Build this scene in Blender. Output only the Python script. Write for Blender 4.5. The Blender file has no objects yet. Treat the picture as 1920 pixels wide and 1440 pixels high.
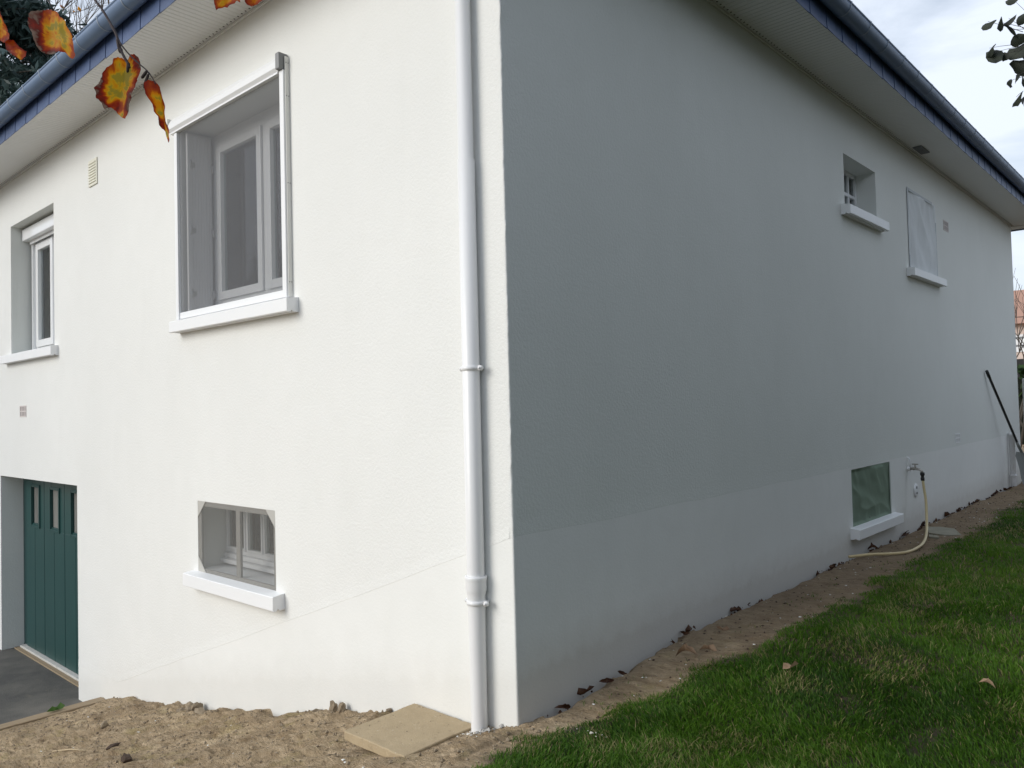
import bpy, bmesh, math, random
import numpy as np
from mathutils import Vector, Matrix

# ------------------------------------------------------------------ camera, world, sun, exposure
scene = bpy.context.scene
COL = scene.collection
cam_data = bpy.data.cameras.new('camera')
cam = bpy.data.objects.new('camera', cam_data)
COL.objects.link(cam)
R_ = Vector((0.737410, 0.674964, -0.025494)); D_ = Vector((-0.039148, 0.005029, -0.999221)); F_ = Vector((-0.674310, 0.737833, 0.030132))
cm = Matrix((R_, -D_, -F_)).transposed().to_4x4()
cm.translation = Vector((2.4692, -2.6823, 1.4630))
cam.matrix_world = cm
cam_data.sensor_width = 36.0
cam_data.lens = 1470.25 / 1920 * 36.0
cam_data.clip_start = 0.05
cam_data.clip_end = 2000
scene.camera = cam

SUN_EL, SUN_AZ = math.radians(24), math.radians(203)     # azimuth clockwise from +y, towards the sun
sun_dir = Vector((math.sin(SUN_AZ) * math.cos(SUN_EL), math.cos(SUN_AZ) * math.cos(SUN_EL), math.sin(SUN_EL)))
sd = bpy.data.lights.new('sun', 'SUN'); sun = bpy.data.objects.new('sun', sd); COL.objects.link(sun)
sd.energy = 2.14; sd.angle = math.radians(38); sd.color = (1.0, 0.97, 0.905)
sun.rotation_euler = (-sun_dir).to_track_quat('-Z', 'Y').to_euler()

world = bpy.data.worlds.new('World'); scene.world = world; world.use_nodes = True
wn, wl = world.node_tree.nodes, world.node_tree.links
wn.clear()
wo = wn.new('ShaderNodeOutputWorld'); bg = wn.new('ShaderNodeBackground')
sky = wn.new('ShaderNodeTexSky'); sky.sky_type = 'NISHITA'; sky.sun_disc = False
sky.sun_elevation = SUN_EL; sky.sun_rotation = SUN_AZ; sky.air_density = 1.2; sky.dust_density = 1.0
tc = wn.new('ShaderNodeTexCoord'); mp = wn.new('ShaderNodeMapping'); mp.inputs['Scale'].default_value = (1, 1, 2.2)
cn = wn.new('ShaderNodeTexNoise'); cn.inputs['Scale'].default_value = 2.3; cn.inputs['Detail'].default_value = 7; cn.inputs['Distortion'].default_value = .6
cn.inputs['Roughness'].default_value = .55
cr = wn.new('ShaderNodeValToRGB'); cr.color_ramp.elements[0].position = .36; cr.color_ramp.elements[1].position = .56
cr.color_ramp.elements[0].color = (.32, .32, .32, 1); cr.color_ramp.elements[1].color = (1, 1, 1, 1)
mx = wn.new('ShaderNodeMixRGB'); mx.inputs[2].default_value = (8.6, 9.4, 10.7, 1)
wl.new(tc.outputs['Generated'], mp.inputs[0]); wl.new(mp.outputs[0], cn.inputs[0]); wl.new(cn.outputs[0], cr.inputs[0])
wl.new(cr.outputs[0], mx.inputs[0]); wl.new(sky.outputs[0], mx.inputs[1]); wl.new(mx.outputs[0], bg.inputs[0])
bg.inputs[1].default_value = .10
wl.new(bg.outputs[0], wo.inputs[0])
scene.view_settings.view_transform = 'Standard'; scene.view_settings.look = 'None'
scene.view_settings.exposure = 0.07; scene.view_settings.gamma = 1.0; scene.view_settings.use_curve_mapping = False
scene.render.engine = 'CYCLES'
scene.cycles.max_bounces = 8; scene.cycles.transparent_max_bounces = 24

rng = np.random.default_rng(7); random.seed(7)

# ------------------------------------------------------------------ materials
def mat(name, color, rough=.8, **k):
    m = bpy.data.materials.new(name); m.use_nodes = True
    nt = m.node_tree; b = nt.nodes['Principled BSDF']
    b.inputs['Base Color'].default_value = (*color, 1); b.inputs['Roughness'].default_value = rough
    if 'metal' in k: b.inputs['Metallic'].default_value = k['metal']
    if 'spec' in k: b.inputs['Specular IOR Level'].default_value = k['spec']
    return m
def N(m, t, **inp):
    n = m.node_tree.nodes.new(t)
    for kk, v in inp.items():
        n.inputs[kk.replace('_', ' ')].default_value = v
    return n
def L(m, a, b): m.node_tree.links.new(a, b)
def bsdf(m): return m.node_tree.nodes['Principled BSDF']
def coords(m, scale=(1, 1, 1)):
    t = m.node_tree.nodes.new('ShaderNodeNewGeometry'); p = m.node_tree.nodes.new('ShaderNodeMapping')
    p.inputs['Scale'].default_value = scale; L(m, t.outputs['Position'], p.inputs[0]); return p.outputs[0]
def noise(m, scale, detail=3, rough=.5, vec=None, dist=0):
    n = N(m, 'ShaderNodeTexNoise', Scale=scale, Detail=detail, Roughness=rough, Distortion=dist)
    L(m, vec if vec is not None else coords(m), n.inputs['Vector']); return n.outputs['Fac']
def ramp(m, fac, stops):
    n = m.node_tree.nodes.new('ShaderNodeValToRGB'); e = n.color_ramp.elements
    while len(e) < len(stops): e.new(.5)
    for i, (p, c) in enumerate(stops):
        e[i].position = p; e[i].color = (*c, 1) if len(c) == 3 else c
    L(m, fac, n.inputs[0]); return n.outputs[0]
def mixc(m, fac, a, b, mode='MIX'):
    n = m.node_tree.nodes.new('ShaderNodeMixRGB'); n.blend_type = mode
    for i, v in ((0, fac), (1, a), (2, b)):
        if isinstance(v, (int, float)): n.inputs[i].default_value = v
        elif isinstance(v, tuple): n.inputs[i].default_value = (*v, 1)
        else: L(m, v, n.inputs[i])
    return n.outputs[0]
def math_(m, op, a, b=0.):
    n = m.node_tree.nodes.new('ShaderNodeMath'); n.operation = op
    for i, v in ((0, a), (1, b)):
        if isinstance(v, (int, float)): n.inputs[i].default_value = v
        else: L(m, v, n.inputs[i])
    return n.outputs[0]
def bump(m, h, strength=.3, dist=.01):
    n = N(m, 'ShaderNodeBump', Strength=strength, Distance=dist); L(m, h, n.inputs['Height']); L(m, n.outputs[0], bsdf(m).inputs['Normal'])
def color(m, c): L(m, c, bsdf(m).inputs['Base Color'])

def render_mat(name, coarse):
    m = mat(name, (.78, .77, .74), .82, spec=.25); kb = 1.015 if coarse < 1 else .985
    big = noise(m, .9, 4); mid = noise(m, 6, 4)
    c = mixc(m, ramp(m, big, [(.3, (0, 0, 0)), (.7, (1, 1, 1))]), (.765 * kb, .77 * kb, .75 * kb), (.80 * kb, .805 * kb, .785 * kb))
    strk = noise(m, 2.2, 6, .65, coords(m, (1, 1, .22)), .6)
    c = mixc(m, math_(m, 'MULTIPLY', ramp(m, strk, [(.50, (0, 0, 0)), (.68, (1, 1, 1))]), .10), c, (.66, .67, .64))
    c = mixc(m, math_(m, 'MULTIPLY', ramp(m, mid, [(.45, (0, 0, 0)), (.8, (1, 1, 1))]), .35), c, (.74, .745, .72))
    # splash dirt just above the soil and faint drips
    sp = m.node_tree.nodes.new('ShaderNodeSeparateXYZ'); g = m.node_tree.nodes.new('ShaderNodeNewGeometry'); L(m, g.outputs['Position'], sp.inputs[0])
    gh = math_(m, 'ADD', math_(m, 'MULTIPLY', math_(m, 'MINIMUM', sp.outputs[0], 0.), .215), .12)
    rel = math_(m, 'SUBTRACT', sp.outputs[2], gh)
    rel = math_(m, 'ADD', rel, math_(m, 'MULTIPLY', noise(m, 9, 5, .6), -.16))
    dirt = ramp(m, rel, [(0., (1, 1, 1)), (.05, (.55, .55, .55)), (.20, (0, 0, 0))])
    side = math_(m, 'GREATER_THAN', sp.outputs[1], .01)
    c = mixc(m, math_(m, 'MULTIPLY', dirt, math_(m, 'ADD', .16, math_(m, 'MULTIPLY', side, .20))), c, (.40, .36, .30))
    c = mixc(m, side, c, mixc(m, 1., c, (1.0, 1.0, 1.0) if coarse < 1 else (.94, .955, .94), 'MULTIPLY'))   # side wall's shade put into the upper coat's colour; base band edge is paint
    color(m, c)
    v = coords(m)
    n1 = noise(m, 60, 3, .6, v); n2 = noise(m, 160, 2, .6, v); n3 = noise(m, 9, 3, .5, v); n4 = noise(m, 1.7, 2, .5, v)
    h = math_(m, 'ADD', math_(m, 'MULTIPLY', ramp(m, n1, [(.38, (0, 0, 0)), (.62, (1, 1, 1))]), .55 * coarse), math_(m, 'MULTIPLY', n2, .5 * coarse))
    h = math_(m, 'ADD', h, math_(m, 'MULTIPLY', n3, .7)); h = math_(m, 'ADD', h, math_(m, 'MULTIPLY', n4, 5.))
    bump(m, h, .42, .0030)
    return m
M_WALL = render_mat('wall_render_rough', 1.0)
M_BASE = render_mat('wall_render_smooth', .4)
M_SILL = mat('sill_paint', (.84, .85, .86), .45); bump(M_SILL, noise(M_SILL, 25, 4), .25, .003)
M_PVC = mat('white_pvc', (.80, .81, .82), .32)
M_PVCD = mat('white_pvc_gloss', (.82, .83, .84), .12)
M_PIPE = mat('downpipe_paint', (.79, .79, .80), .30)
color(M_PIPE, mixc(M_PIPE, noise(M_PIPE, 3, 5, .6, coords(M_PIPE, (1, 1, .5))), (.76, .765, .78), (.82, .82, .82)))
bump(M_PIPE, noise(M_PIPE, 18, 4), .15, .003)
M_ALU = mat('cream_aluminium', (.74, .735, .70), .38)
M_ALUW = mat('white_aluminium', (.84, .85, .86), .35)
M_GREY = mat('grey_plastic', (.22, .225, .23), .5)
M_METAL = mat('steel', (.55, .55, .55), .35, metal=.9)
M_DARK = mat('dark_gap', (.015, .015, .016), .8)
M_ROOM = mat('room_inside', (.16, .155, .15), .9)
M_SHUT = mat('shutter_pvc', (.72, .72, .73), .5)
M_ZINC = mat('zinc', (.22, .245, .28), .46, metal=.0)
color(M_ZINC, mixc(M_ZINC, noise(M_ZINC, 4, 6, .65), (.105, .165, .285), (.17, .24, .36)))
M_ZINC_LIT = mat('zinc_lit', (.30, .36, .44), .4)  # lighter copy of the zinc: highlight on the bracket rings put into the colour
bump(M_ZINC, noise(M_ZINC, 3, 3), .3, .01)
def slate_mat(name, a, b):
    m = mat(name, a, .42)
    oi = m.node_tree.nodes.new('ShaderNodeObjectInfo')
    f = noise(m, 9, 6, .7, coords(m, (1, 1, 1)))
    c = mixc(m, ramp(m, f, [(.3, (0, 0, 0)), (.72, (1, 1, 1))]), a, b)
    c = mixc(m, math_(m, 'MULTIPLY', oi.outputs['Random'], .45), c, tuple(x * .6 for x in a))
    scr = noise(m, 14, 6, .8, coords(m, (1.2, 1.2, 5)), 1.5)
    c = mixc(m, math_(m, 'MULTIPLY', ramp(m, scr, [(.60, (0, 0, 0)), (.72, (1, 1, 1))]), .35), c, (.28, .31, .38))
    color(m, c); bump(m, noise(m, 22, 6, .7), .35, .004); return m
M_SLATE = slate_mat('slate', (.042, .080, .195), (.080, .125, .255))
M_SOFF = mat('soffit_pvc', (.74, .74, .73), .45)
color(M_SOFF, mixc(M_SOFF, noise(M_SOFF, 1.3, 4), (.70, .705, .70), (.77, .77, .755)))
M_GREEN = mat('green_door_paint', (.012, .075, .068), .38)
color(M_GREEN, mixc(M_GREEN, noise(M_GREEN, 5, 5, .6, coords(M_GREEN, (1, 1, .3))), (.008, .046, .046), (.013, .066, .062)))
bump(M_GREEN, noise(M_GREEN, 60, 3, .5, coords(M_GREEN, (1, 1, .08))), .15, .002)
M_CONC = mat('concrete_slab', (.36, .29, .20), .95)
c_ = mixc(M_CONC, noise(M_CONC, 7, 7, .65), (.32, .245, .15), (.50, .395, .25))
c_ = mixc(M_CONC, ramp(M_CONC, noise(M_CONC, 90, 2), [(.66, (0, 0, 0)), (.72, (.5, .5, .5))]), c_, (.62, .56, .46))
c_ = mixc(M_CONC, ramp(M_CONC, noise(M_CONC, 14, 5, .7), [(.60, (0, 0, 0)), (.72, (.6, .6, .6))]), c_, (.20, .145, .09))
color(M_CONC, c_); bump(M_CONC, math_(M_CONC, 'ADD', noise(M_CONC, 120, 4, .7), noise(M_CONC, 12, 5)), .5, .006)
M_THR = mat('threshold', (.55, .54, .50), .8); color(M_THR, mixc(M_THR, noise(M_THR, 12, 5, .7), (.38, .36, .32), (.70, .70, .68)))
M_TIMBER = mat('edging_board', (.30, .22, .14), .9)
color(M_TIMBER, mixc(M_TIMBER, noise(M_TIMBER, 12, 7, .7, coords(M_TIMBER, (3, .5, 3))), (.20, .145, .09), (.40, .31, .20))); bump(M_TIMBER, noise(M_TIMBER, 30, 5, .7, coords(M_TIMBER, (4, .4, 4))), .6, .006)
M_ASPH = mat('asphalt', (.05, .05, .052), .9)
a1 = noise(M_ASPH, 1.6, 6, .65); a2 = noise(M_ASPH, 110, 2, .7)
c_ = mixc(M_ASPH, ramp(M_ASPH, a1, [(.38, (0, 0, 0)), (.66, (1, 1, 1))]), (.075, .073, .068), (.15, .14, .122))
c_ = mixc(M_ASPH, ramp(M_ASPH, noise(M_ASPH, 5, 7, .7), [(.60, (0, 0, 0)), (.68, (.7, .7, .7))]), c_, (.16, .145, .11))
c_ = mixc(M_ASPH, ramp(M_ASPH, a2, [(.6, (0, 0, 0)), (.7, (.5, .5, .5))]), c_, (.17, .17, .17))
color(M_ASPH, c_); bump(M_ASPH, a2, .8, .006)

def glass_mat(name, tint, rough=.02, refl=1.):
    m = bpy.data.materials.new(name); m.use_nodes = True; nt = m.node_tree; nt.nodes.clear()
    o = nt.nodes.new('ShaderNodeOutputMaterial'); t = nt.nodes.new('ShaderNodeBsdfTransparent'); g = nt.nodes.new('ShaderNodeBsdfGlossy')
    t.inputs[0].default_value = (*tint, 1); g.inputs['Roughness'].default_value = rough; g.inputs[0].default_value = (refl, refl, refl, 1)
    f = nt.nodes.new('ShaderNodeFresnel'); f.inputs[0].default_value = 1.65; mxx = nt.nodes.new('ShaderNodeMixShader')
    nt.links.new(f.outputs[0], mxx.inputs[0]); nt.links.new(t.outputs[0], mxx.inputs[1]); nt.links.new(g.outputs[0], mxx.inputs[2]); nt.links.new(mxx.outputs[0], o.inputs[0])
    return m
M_GLASS = glass_mat('window_glass', (.80, .86, .86))
def veil_mat(name, col, opac, fine=0, transl=.3, lo=None):
    """insect screen / plastic film: diffuse+translucent threads over see-through gaps"""
    m = bpy.data.materials.new(name); m.use_nodes = True; nt = m.node_tree; nt.nodes.clear()
    o = nt.nodes.new('ShaderNodeOutputMaterial'); t = nt.nodes.new('ShaderNodeBsdfTransparent'); d = nt.nodes.new('ShaderNodeBsdfDiffuse')
    r = nt.nodes.new('ShaderNodeBsdfTranslucent'); ms = nt.nodes.new('ShaderNodeMixShader'); mm = nt.nodes.new('ShaderNodeMixShader')
    d.inputs[0].default_value = (*col, 1); r.inputs[0].default_value = (*col, 1); ms.inputs[0].default_value = transl; mm.inputs[0].default_value = opac
    nt.links.new(d.outputs[0], ms.inputs[1]); nt.links.new(r.outputs[0], ms.inputs[2])
    nt.links.new(t.outputs[0], mm.inputs[1]); nt.links.new(ms.outputs[0], mm.inputs[2]); nt.links.new(mm.outputs[0], o.inputs[0])
    if lo is not None:
        n = noise(m, 3.2, 4, .55, coords(m, (1, 1, .5)), .4)
        rr = ramp(m, n, [(.3, (lo, lo, lo)), (.7, (opac, opac, opac))]); nt.links.new(rr, mm.inputs[0])
    return m
M_SCREEN = veil_mat('insect_screen', (.27, .275, .29), .27, transl=.15)
M_SCREEN2 = veil_mat('grey_mesh', (.30, .295, .28), .28, transl=.3)
M_MESHF = mat('folded_mesh', (.46, .45, .42), .9); 
M_FILM = veil_mat('masking_film', (.86, .89, .90), .95, transl=.1, lo=.82)
M_FILMG = veil_mat('green_film', (.28, .36, .28), .93, transl=.15, lo=.80)
M_CURT = veil_mat('net_curtain', (.40, .40, .39), .65, transl=.5)
M_HOSE = mat('hose_rubber', (.62, .50, .27), .45); color(M_HOSE, mixc(M_HOSE, noise(M_HOSE, 8, 4), (.55, .43, .22), (.68, .57, .33)))
M_BRASS = mat('tap_metal', (.42, .40, .36), .35, metal=.85)
M_BLACK = mat('black_rubber', (.015, .016, .016), .5)
M_TERRA = mat('brick_vent', (.64, .59, .57), .9)
M_CREAM = mat('cream_plastic', (.74, .73, .63), .5)
M_BARK = mat('bark', (.10, .085, .07), .95); bump(M_BARK, noise(M_BARK, 20, 6, .7, coords(M_BARK, (1, 1, .3))), .8, .02)
M_TWIG = mat('twig', (.060, .045, .050), .7)
M_CATK = mat('catkin', (.06, .045, .04), .8); bump(M_CATK, noise(M_CATK, 700, 2), .8, .001)
M_STONE = mat('stone', (.24, .20, .16), .95); color(M_STONE, mixc(M_STONE, noise(M_STONE, 20, 5), (.15, .115, .08), (.36, .29, .20))); bump(M_STONE, noise(M_STONE, 60, 5), .7, .006)
M_FLAG = mat('pale_flagstone', (.26, .25, .19), .9); color(M_FLAG, mixc(M_FLAG, noise(M_FLAG, 12, 5), (.18, .17, .125), (.33, .31, .24)))
M_FLAKE = mat('paint_flakes', (.78, .77, .72), .7)
M_STRAW = mat('straw', (.48, .38, .24), .8)

def leaf_mat(name, stops, transl=.45, sc=9):
    """colour from the 'tint' attribute plus noise"""
    m = bpy.data.materials.new(name); m.use_nodes = True; nt = m.node_tree; nt.nodes.clear()
    o = nt.nodes.new('ShaderNodeOutputMaterial'); d = nt.nodes.new('ShaderNodeBsdfPrincipled'); d.inputs['Roughness'].default_value = .55
    d.inputs['Specular IOR Level'].default_value = .3
    r = nt.nodes.new('ShaderNodeBsdfTranslucent'); ms = nt.nodes.new('ShaderNodeMixShader'); ms.inputs[0].default_value = transl
    a = nt.nodes.new('ShaderNodeAttribute'); a.attribute_name = 'tint'
    n = noise(m, sc, 5, .6); 
    f = math_(m, 'ADD', a.outputs['Fac'], math_(m, 'MULTIPLY', math_(m, 'SUBTRACT', n, .5), .55))
    c = ramp(m, f, stops)
    nt.links.new(c, d.inputs['Base Color']); nt.links.new(c, r.inputs[0])
    nt.links.new(d.outputs[0], ms.inputs[1]); nt.links.new(r.outputs[0], ms.inputs[2]); nt.links.new(ms.outputs[0], o.inputs[0])
    return m
M_AUT = leaf_mat('autumn_leaf', [(0., (.34, .26, .03)), (.09, (.62, .36, .015)), (.28, (.66, .22, .006)), (.42, (.42, .07, .006)), (.64, (.27, .022, .010)), (.86, (.11, .018, .012)), (1., (.20, .13, .10))], .60, 60)
M_DRY = leaf_mat('dry_leaf', [(0., (.03, .013, .008)), (.5, (.07, .028, .014)), (1., (.15, .075, .035))], .2, 30)
M_DRYP = leaf_mat('pale_dry_leaf', [(0., (.20, .12, .07)), (.5, (.36, .24, .15)), (1., (.50, .36, .25))], .3, 30)
M_GRASS = leaf_mat('grass', [(0., (.024, .074, .006)), (.35, (.070, .165, .012)), (.62, (.125, .25, .022)), (.80, (.19, .22, .06)), (1., (.38, .31, .16))], .42, 2.5)
M_DLEAF = leaf_mat('dark_leaf', [(0., (.020, .026, .020)), (1., (.06, .07, .05))], .2, 9)
M_CEDAR = leaf_mat('cedar', [(0., (.022, .044, .042)), (.6, (.05, .085, .078)), (1., (.10, .15, .14))], .15, 3)
M_HEDGE = leaf_mat('hedge', [(0., (.015, .035, .010)), (.6, (.035, .075, .02)), (1., (.07, .11, .03))], .25, 1.5)

# ------------------------------------------------------------------ object helpers
def root_loc(p):
    while p.parent: p = p.parent
    return p.location
def tag(o, label=None, cat=None, group=None, kind=None):
    if label: o['label'] = label
    if cat: o['category'] = cat
    if group: o['group'] = group
    if kind: o['kind'] = kind
    return o
def thing(name, label, cat, loc=(0, 0, 0), group=None):
    o = bpy.data.objects.new(name, None); o.location = loc; o.empty_display_size = .1; COL.objects.link(o)
    return tag(o, label, cat, group)
class MB:
    def __init__(s): s.v = []; s.f = []; s.mi = []; s.sm = []; s.t = []
    def add(s, vs, fs, mi=0, smooth=False, tint=None):
        b = len(s.v); s.v += [tuple(v) for v in vs]
        for f in fs: s.f.append(tuple(i + b for i in f)); s.mi.append(mi); s.sm.append(smooth)
        s.t += list(tint) if tint is not None else [0.5] * len(vs)
        return s
    def box(s, x0, x1, y0, y1, z0, z1, mi=0):
        v = [(x, y, z) for z in (z0, z1) for y in (y0, y1) for x in (x0, x1)]
        return s.add(v, [(0, 2, 3, 1), (4, 5, 7, 6), (0, 1, 5, 4), (2, 6, 7, 3), (0, 4, 6, 2), (1, 3, 7, 5)], mi)
    def bbox(s, x0, x1, y0, y1, z0, z1, b=.004, mi=0):
        """box with bevelled edges"""
        bm = bmesh.new(); bmesh.ops.create_cube(bm, size=1)
        for v in bm.verts: v.co = Vector(((x0 + x1) / 2 + v.co.x * (x1 - x0), (y0 + y1) / 2 + v.co.y * (y1 - y0), (z0 + z1) / 2 + v.co.z * (z1 - z0)))
        bmesh.ops.bevel(bm, geom=bm.edges[:], offset=b, segments=2, affect='EDGES', profile=.6)
        bm.verts.index_update()
        s.add([v.co[:] for v in bm.verts], [[v.index for v in f.verts] for f in bm.faces], mi); bm.free(); return s
    def tube(s, pts, rad, n=8, mi=0, caps=True, smooth=True):
        pts = [Vector(p) for p in pts]; rad = rad if hasattr(rad, '__len__') else [rad] * len(pts)
        vs = []; up = None
        for i, p in enumerate(pts):
            d = (pts[min(i + 1, len(pts) - 1)] - pts[max(i - 1, 0)]).normalized()
            if up is None: up = d.orthogonal().normalized()
            up = (up - d * up.dot(d)); up = up.normalized() if up.length > 1e-6 else d.orthogonal().normalized()
            w = d.cross(up)
            for k in range(n):
                a = 2 * math.pi * k / n; vs.append(p + (up * math.cos(a) + w * math.sin(a)) * rad[i])
        fs = [(i * n + k, i * n + (k + 1) % n, (i + 1) * n + (k + 1) % n, (i + 1) * n + k) for i in range(len(pts) - 1) for k in range(n)]
        if caps: fs += [tuple(range(n - 1, -1, -1)), tuple((len(pts) - 1) * n + k for k in range(n))]
        return s.add(vs, fs, mi, smooth)
    def lathe(s, prof, c, n=24, mi=0, axis='Z'):
        """prof: (radius, height) list round a vertical axis at c"""
        vs = []
        for r, h in prof:
            for k in range(n):
                a = 2 * math.pi * k / n
                o = (r * math.cos(a), r * math.sin(a), h) if axis == 'Z' else (h, r * math.cos(a), r * math.sin(a))
                vs.append((c[0] + o[0], c[1] + o[1], c[2] + o[2]))
        m_ = len(prof)
        return s.add(vs, [(i * n + k, i * n + (k + 1) % n, (i + 1) * n + (k + 1) % n, (i + 1) * n + k) for i in range(m_ - 1) for k in range(n)], mi, True)
    def build(s, name, mats, parent=None, smooth=None, kind=None, loc=None, flat_normals=False):
        me = bpy.data.meshes.new(name)
        off = Vector((0, 0, 0))
        if parent is not None: off = Vector(root_loc(parent))
        if loc is not None: off = Vector(loc)
        me.from_pydata([(v[0] - off.x, v[1] - off.y, v[2] - off.z) for v in s.v], [], s.f)
        mats = mats if isinstance(mats, (list, tuple)) else [mats]
        for m in mats: me.materials.append(m)
        me.polygons.foreach_set('material_index', s.mi)
        me.polygons.foreach_set('use_smooth', s.sm if smooth is None else [smooth] * len(s.f))
        a = me.attributes.new('tint', 'FLOAT', 'POINT'); a.data.foreach_set('value', s.t)
        me.update()
        o = bpy.data.objects.new(name, me); COL.objects.link(o)
        if parent is not None: o.parent = parent
        elif loc is not None: o.location = loc
        if kind: o['kind'] = kind
        return o
def link_copy(src, dloc, parent):
    c = src.copy(); c.location = src.location + Vector(dloc); c.parent = parent; COL.objects.link(c); return c
def big_mesh(name, V, F, mats, tint=None, smooth=True, mi=None):
    me = bpy.data.meshes.new(name); k = F.shape[1]
    me.vertices.add(len(V)); me.vertices.foreach_set('co', V.astype(np.float32).ravel())
    me.loops.add(F.size); me.loops.foreach_set('vertex_index', F.astype(np.int32).ravel())
    me.polygons.add(len(F)); me.polygons.foreach_set('loop_start', np.arange(0, F.size, k, dtype=np.int32)); me.polygons.foreach_set('loop_total', np.full(len(F), k, dtype=np.int32))
    me.polygons.foreach_set('use_smooth', np.full(len(F), smooth))
    if mi is not None: me.polygons.foreach_set('material_index', mi.astype(np.int32))
    for m in mats: me.materials.append(m)
    if tint is not None:
        a = me.attributes.new('tint', 'FLOAT', 'POINT'); a.data.foreach_set('value', tint.astype(np.float32))
    me.update(calc_edges=True); me.validate()
    o = bpy.data.objects.new(name, me); COL.objects.link(o); return o

# value noise in numpy
def _h(ix, iy, seed):
    n = (ix.astype(np.int64) * 374761393 + iy.astype(np.int64) * 668265263 + seed * 1274126177) & 0xffffffff
    n = ((n ^ (n >> 13)) * 1274126177) & 0xffffffff
    return ((n ^ (n >> 16)) & 0xffff) / 65535.
def vnoise(x, y, seed=0):
    ix = np.floor(x); iy = np.floor(y); fx = x - ix; fy = y - iy
    fx = fx * fx * (3 - 2 * fx); fy = fy * fy * (3 - 2 * fy)
    a = _h(ix, iy, seed); b = _h(ix + 1, iy, seed); c = _h(ix, iy + 1, seed); d = _h(ix + 1, iy + 1, seed)
    return (a * (1 - fx) + b * fx) * (1 - fy) + (c * (1 - fx) + d * fx) * fy
def fbm(x, y, o=5, seed=0, gain=.5):
    s = 0; a = 1; t = 0
    for i in range(o):
        s = s + a * vnoise(x, y, seed + i * 17); t += a; a *= gain; x = x * 2.03 + 11.3; y = y * 2.03 + 5.7
    return s / t

# ------------------------------------------------------------------ ground
GX = np.array([-400, -40, -6, -4.86, -4.4, -3.52, -2.0, -.9, -.16, .1, .6, 400.])
GZ = np.array([-.9, -.95, -1.04, -1.012, -.92, -.755, -.455, -.175, -.06, .01, .05, .05])
EY = np.array([-60, -3, -1.2, -.6, -.25, .15, .62, 1.13, 1.73, 2.5, 4.24, 5.8, 7.9, 8.8, 12, 60.])
EX = np.array([-6., -.45, -.12, .10, .13, .23, .384, .392, .45, .50, .55, .51, .46, .52, .45, .45])
def lawn_edge(y): return np.interp(y, EY, EX) + (vnoise(y * 2.2, y * 0, 3) - .5) * .18 + (vnoise(y * 9, y * 0, 5) - .5) * .11 + .05
def sstep(a, b, x):
    t = np.clip((x - a) / (b - a), 0, 1); return t * t * (3 - 2 * t)
def ground_z(x, y, detail=True):
    x = np.asarray(x, float); y = np.asarray(y, float)
    z = np.interp(x, GX, GZ)
    z = z + .10 * sstep(0, 1.6, y) * sstep(-.4, .05, x)
    lawn = sstep(-.03, .10, x - lawn_edge(y))
    if detail:
        u = x * .8 + y * .6; w = -x * .6 + y * .8            # crumbly ridges run across the slope
        r = 1 - np.abs(2 * fbm(u * 2.6, w * 9., 5, 21, .62) - 1)
        d = (fbm(x * 3.1, y * 3.1, 4, 4) - .5) * .050 + (r - .75) * .075 + (fbm(u * 14, w * 30, 3, 9) - .5) * .024
        clod = np.clip(fbm(x * 7, y * 9, 3, 31) - .60, 0, 1) * .10 * (fbm(x * 1.3, y * 1.3, 2, 36) > .5)
        amp = np.where(x > .05, .45, 1.0)
        amp = amp * np.clip((x + 4.86) / .5, .35, 1)
        slabm = sstep(.10, .0, np.maximum(np.abs(x + .487) - .235, np.abs(y + .233) - .235))
        amp = amp * (1 - .85 * slabm); z = z + .006 * slabm - .020 * slabm * sstep(-.3, -.75, x) + .012 * np.exp(-((x + .25) ** 2 + (y + .47) ** 2) / .012)
        z = z + (d + clod) * amp * (1 - lawn) + lawn * (.012 + (fbm(x * 2.5, y * 2.5, 3, 8) - .5) * .05)
        # heaped, broken soil against the front wall and a dark crack along the side wall
        z = z + .055 * np.exp(-((y + .10) / .14) ** 2) * (x < -.9) * (vnoise(x * 5, x * 0, 12)) * (x > -4.8)
        crack = np.exp(-(np.clip(x, 0, 9) / .036) ** 2) * (y > .15) * (x > -.05) * (.02 + .13 * (vnoise(y * 3.3, y * 0, 44) > .30) * vnoise(y * 14, y * 0, 41))
        z = z - crack
    z = z - .20 * sstep(-4.90, -4.97, x) * (x > -30)
    z = z + (fbm(y * 14, x * 14, 3, 66) - .5) * .035 * np.exp(-(x / .09) ** 2) * (y > .1) * (x > -.08)
    inside = (x < -.09) & (y > .09) & (x > -11.9) & (y < 11.8)
    z = np.where(inside, -1.45, z)
    return z
def lines(segs):
    out = []
    for a, b, st in segs: out += list(np.arange(a, b - 1e-9, st))
    return np.array(out + [segs[-1][1]])
gx = lines([(-400, -60, 40), (-60, -12, 4), (-12, -5.2, .4), (-5.2, -4.84, .02), (-4.84, -3.0, .017), (-3.0, 1.2, .0125), (1.2, 3, .05), (3, 12, .5), (12, 60, 6), (60, 400, 40)])
gy = lines([(-400, -60, 40), (-60, -8, 4), (-8, -2.2, .15), (-2.2, .16, .0125), (.16, 3, .03), (3, 13, .06), (13, 60, 3), (60, 400, 40)])
X, Y = np.meshgrid(gx, gy); Z = ground_z(X, Y)
nx, ny = len(gx), len(gy)
idx = np.arange(nx * ny).reshape(ny, nx)
F = np.stack([idx[:-1, :-1], idx[:-1, 1:], idx[1:, 1:], idx[1:, :-1]], -1).reshape(-1, 4)
lawnf = sstep(-.02, .12, X - lawn_edge(Y))
M_SOIL = mat('soil', (.33, .25, .17), .97)
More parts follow.
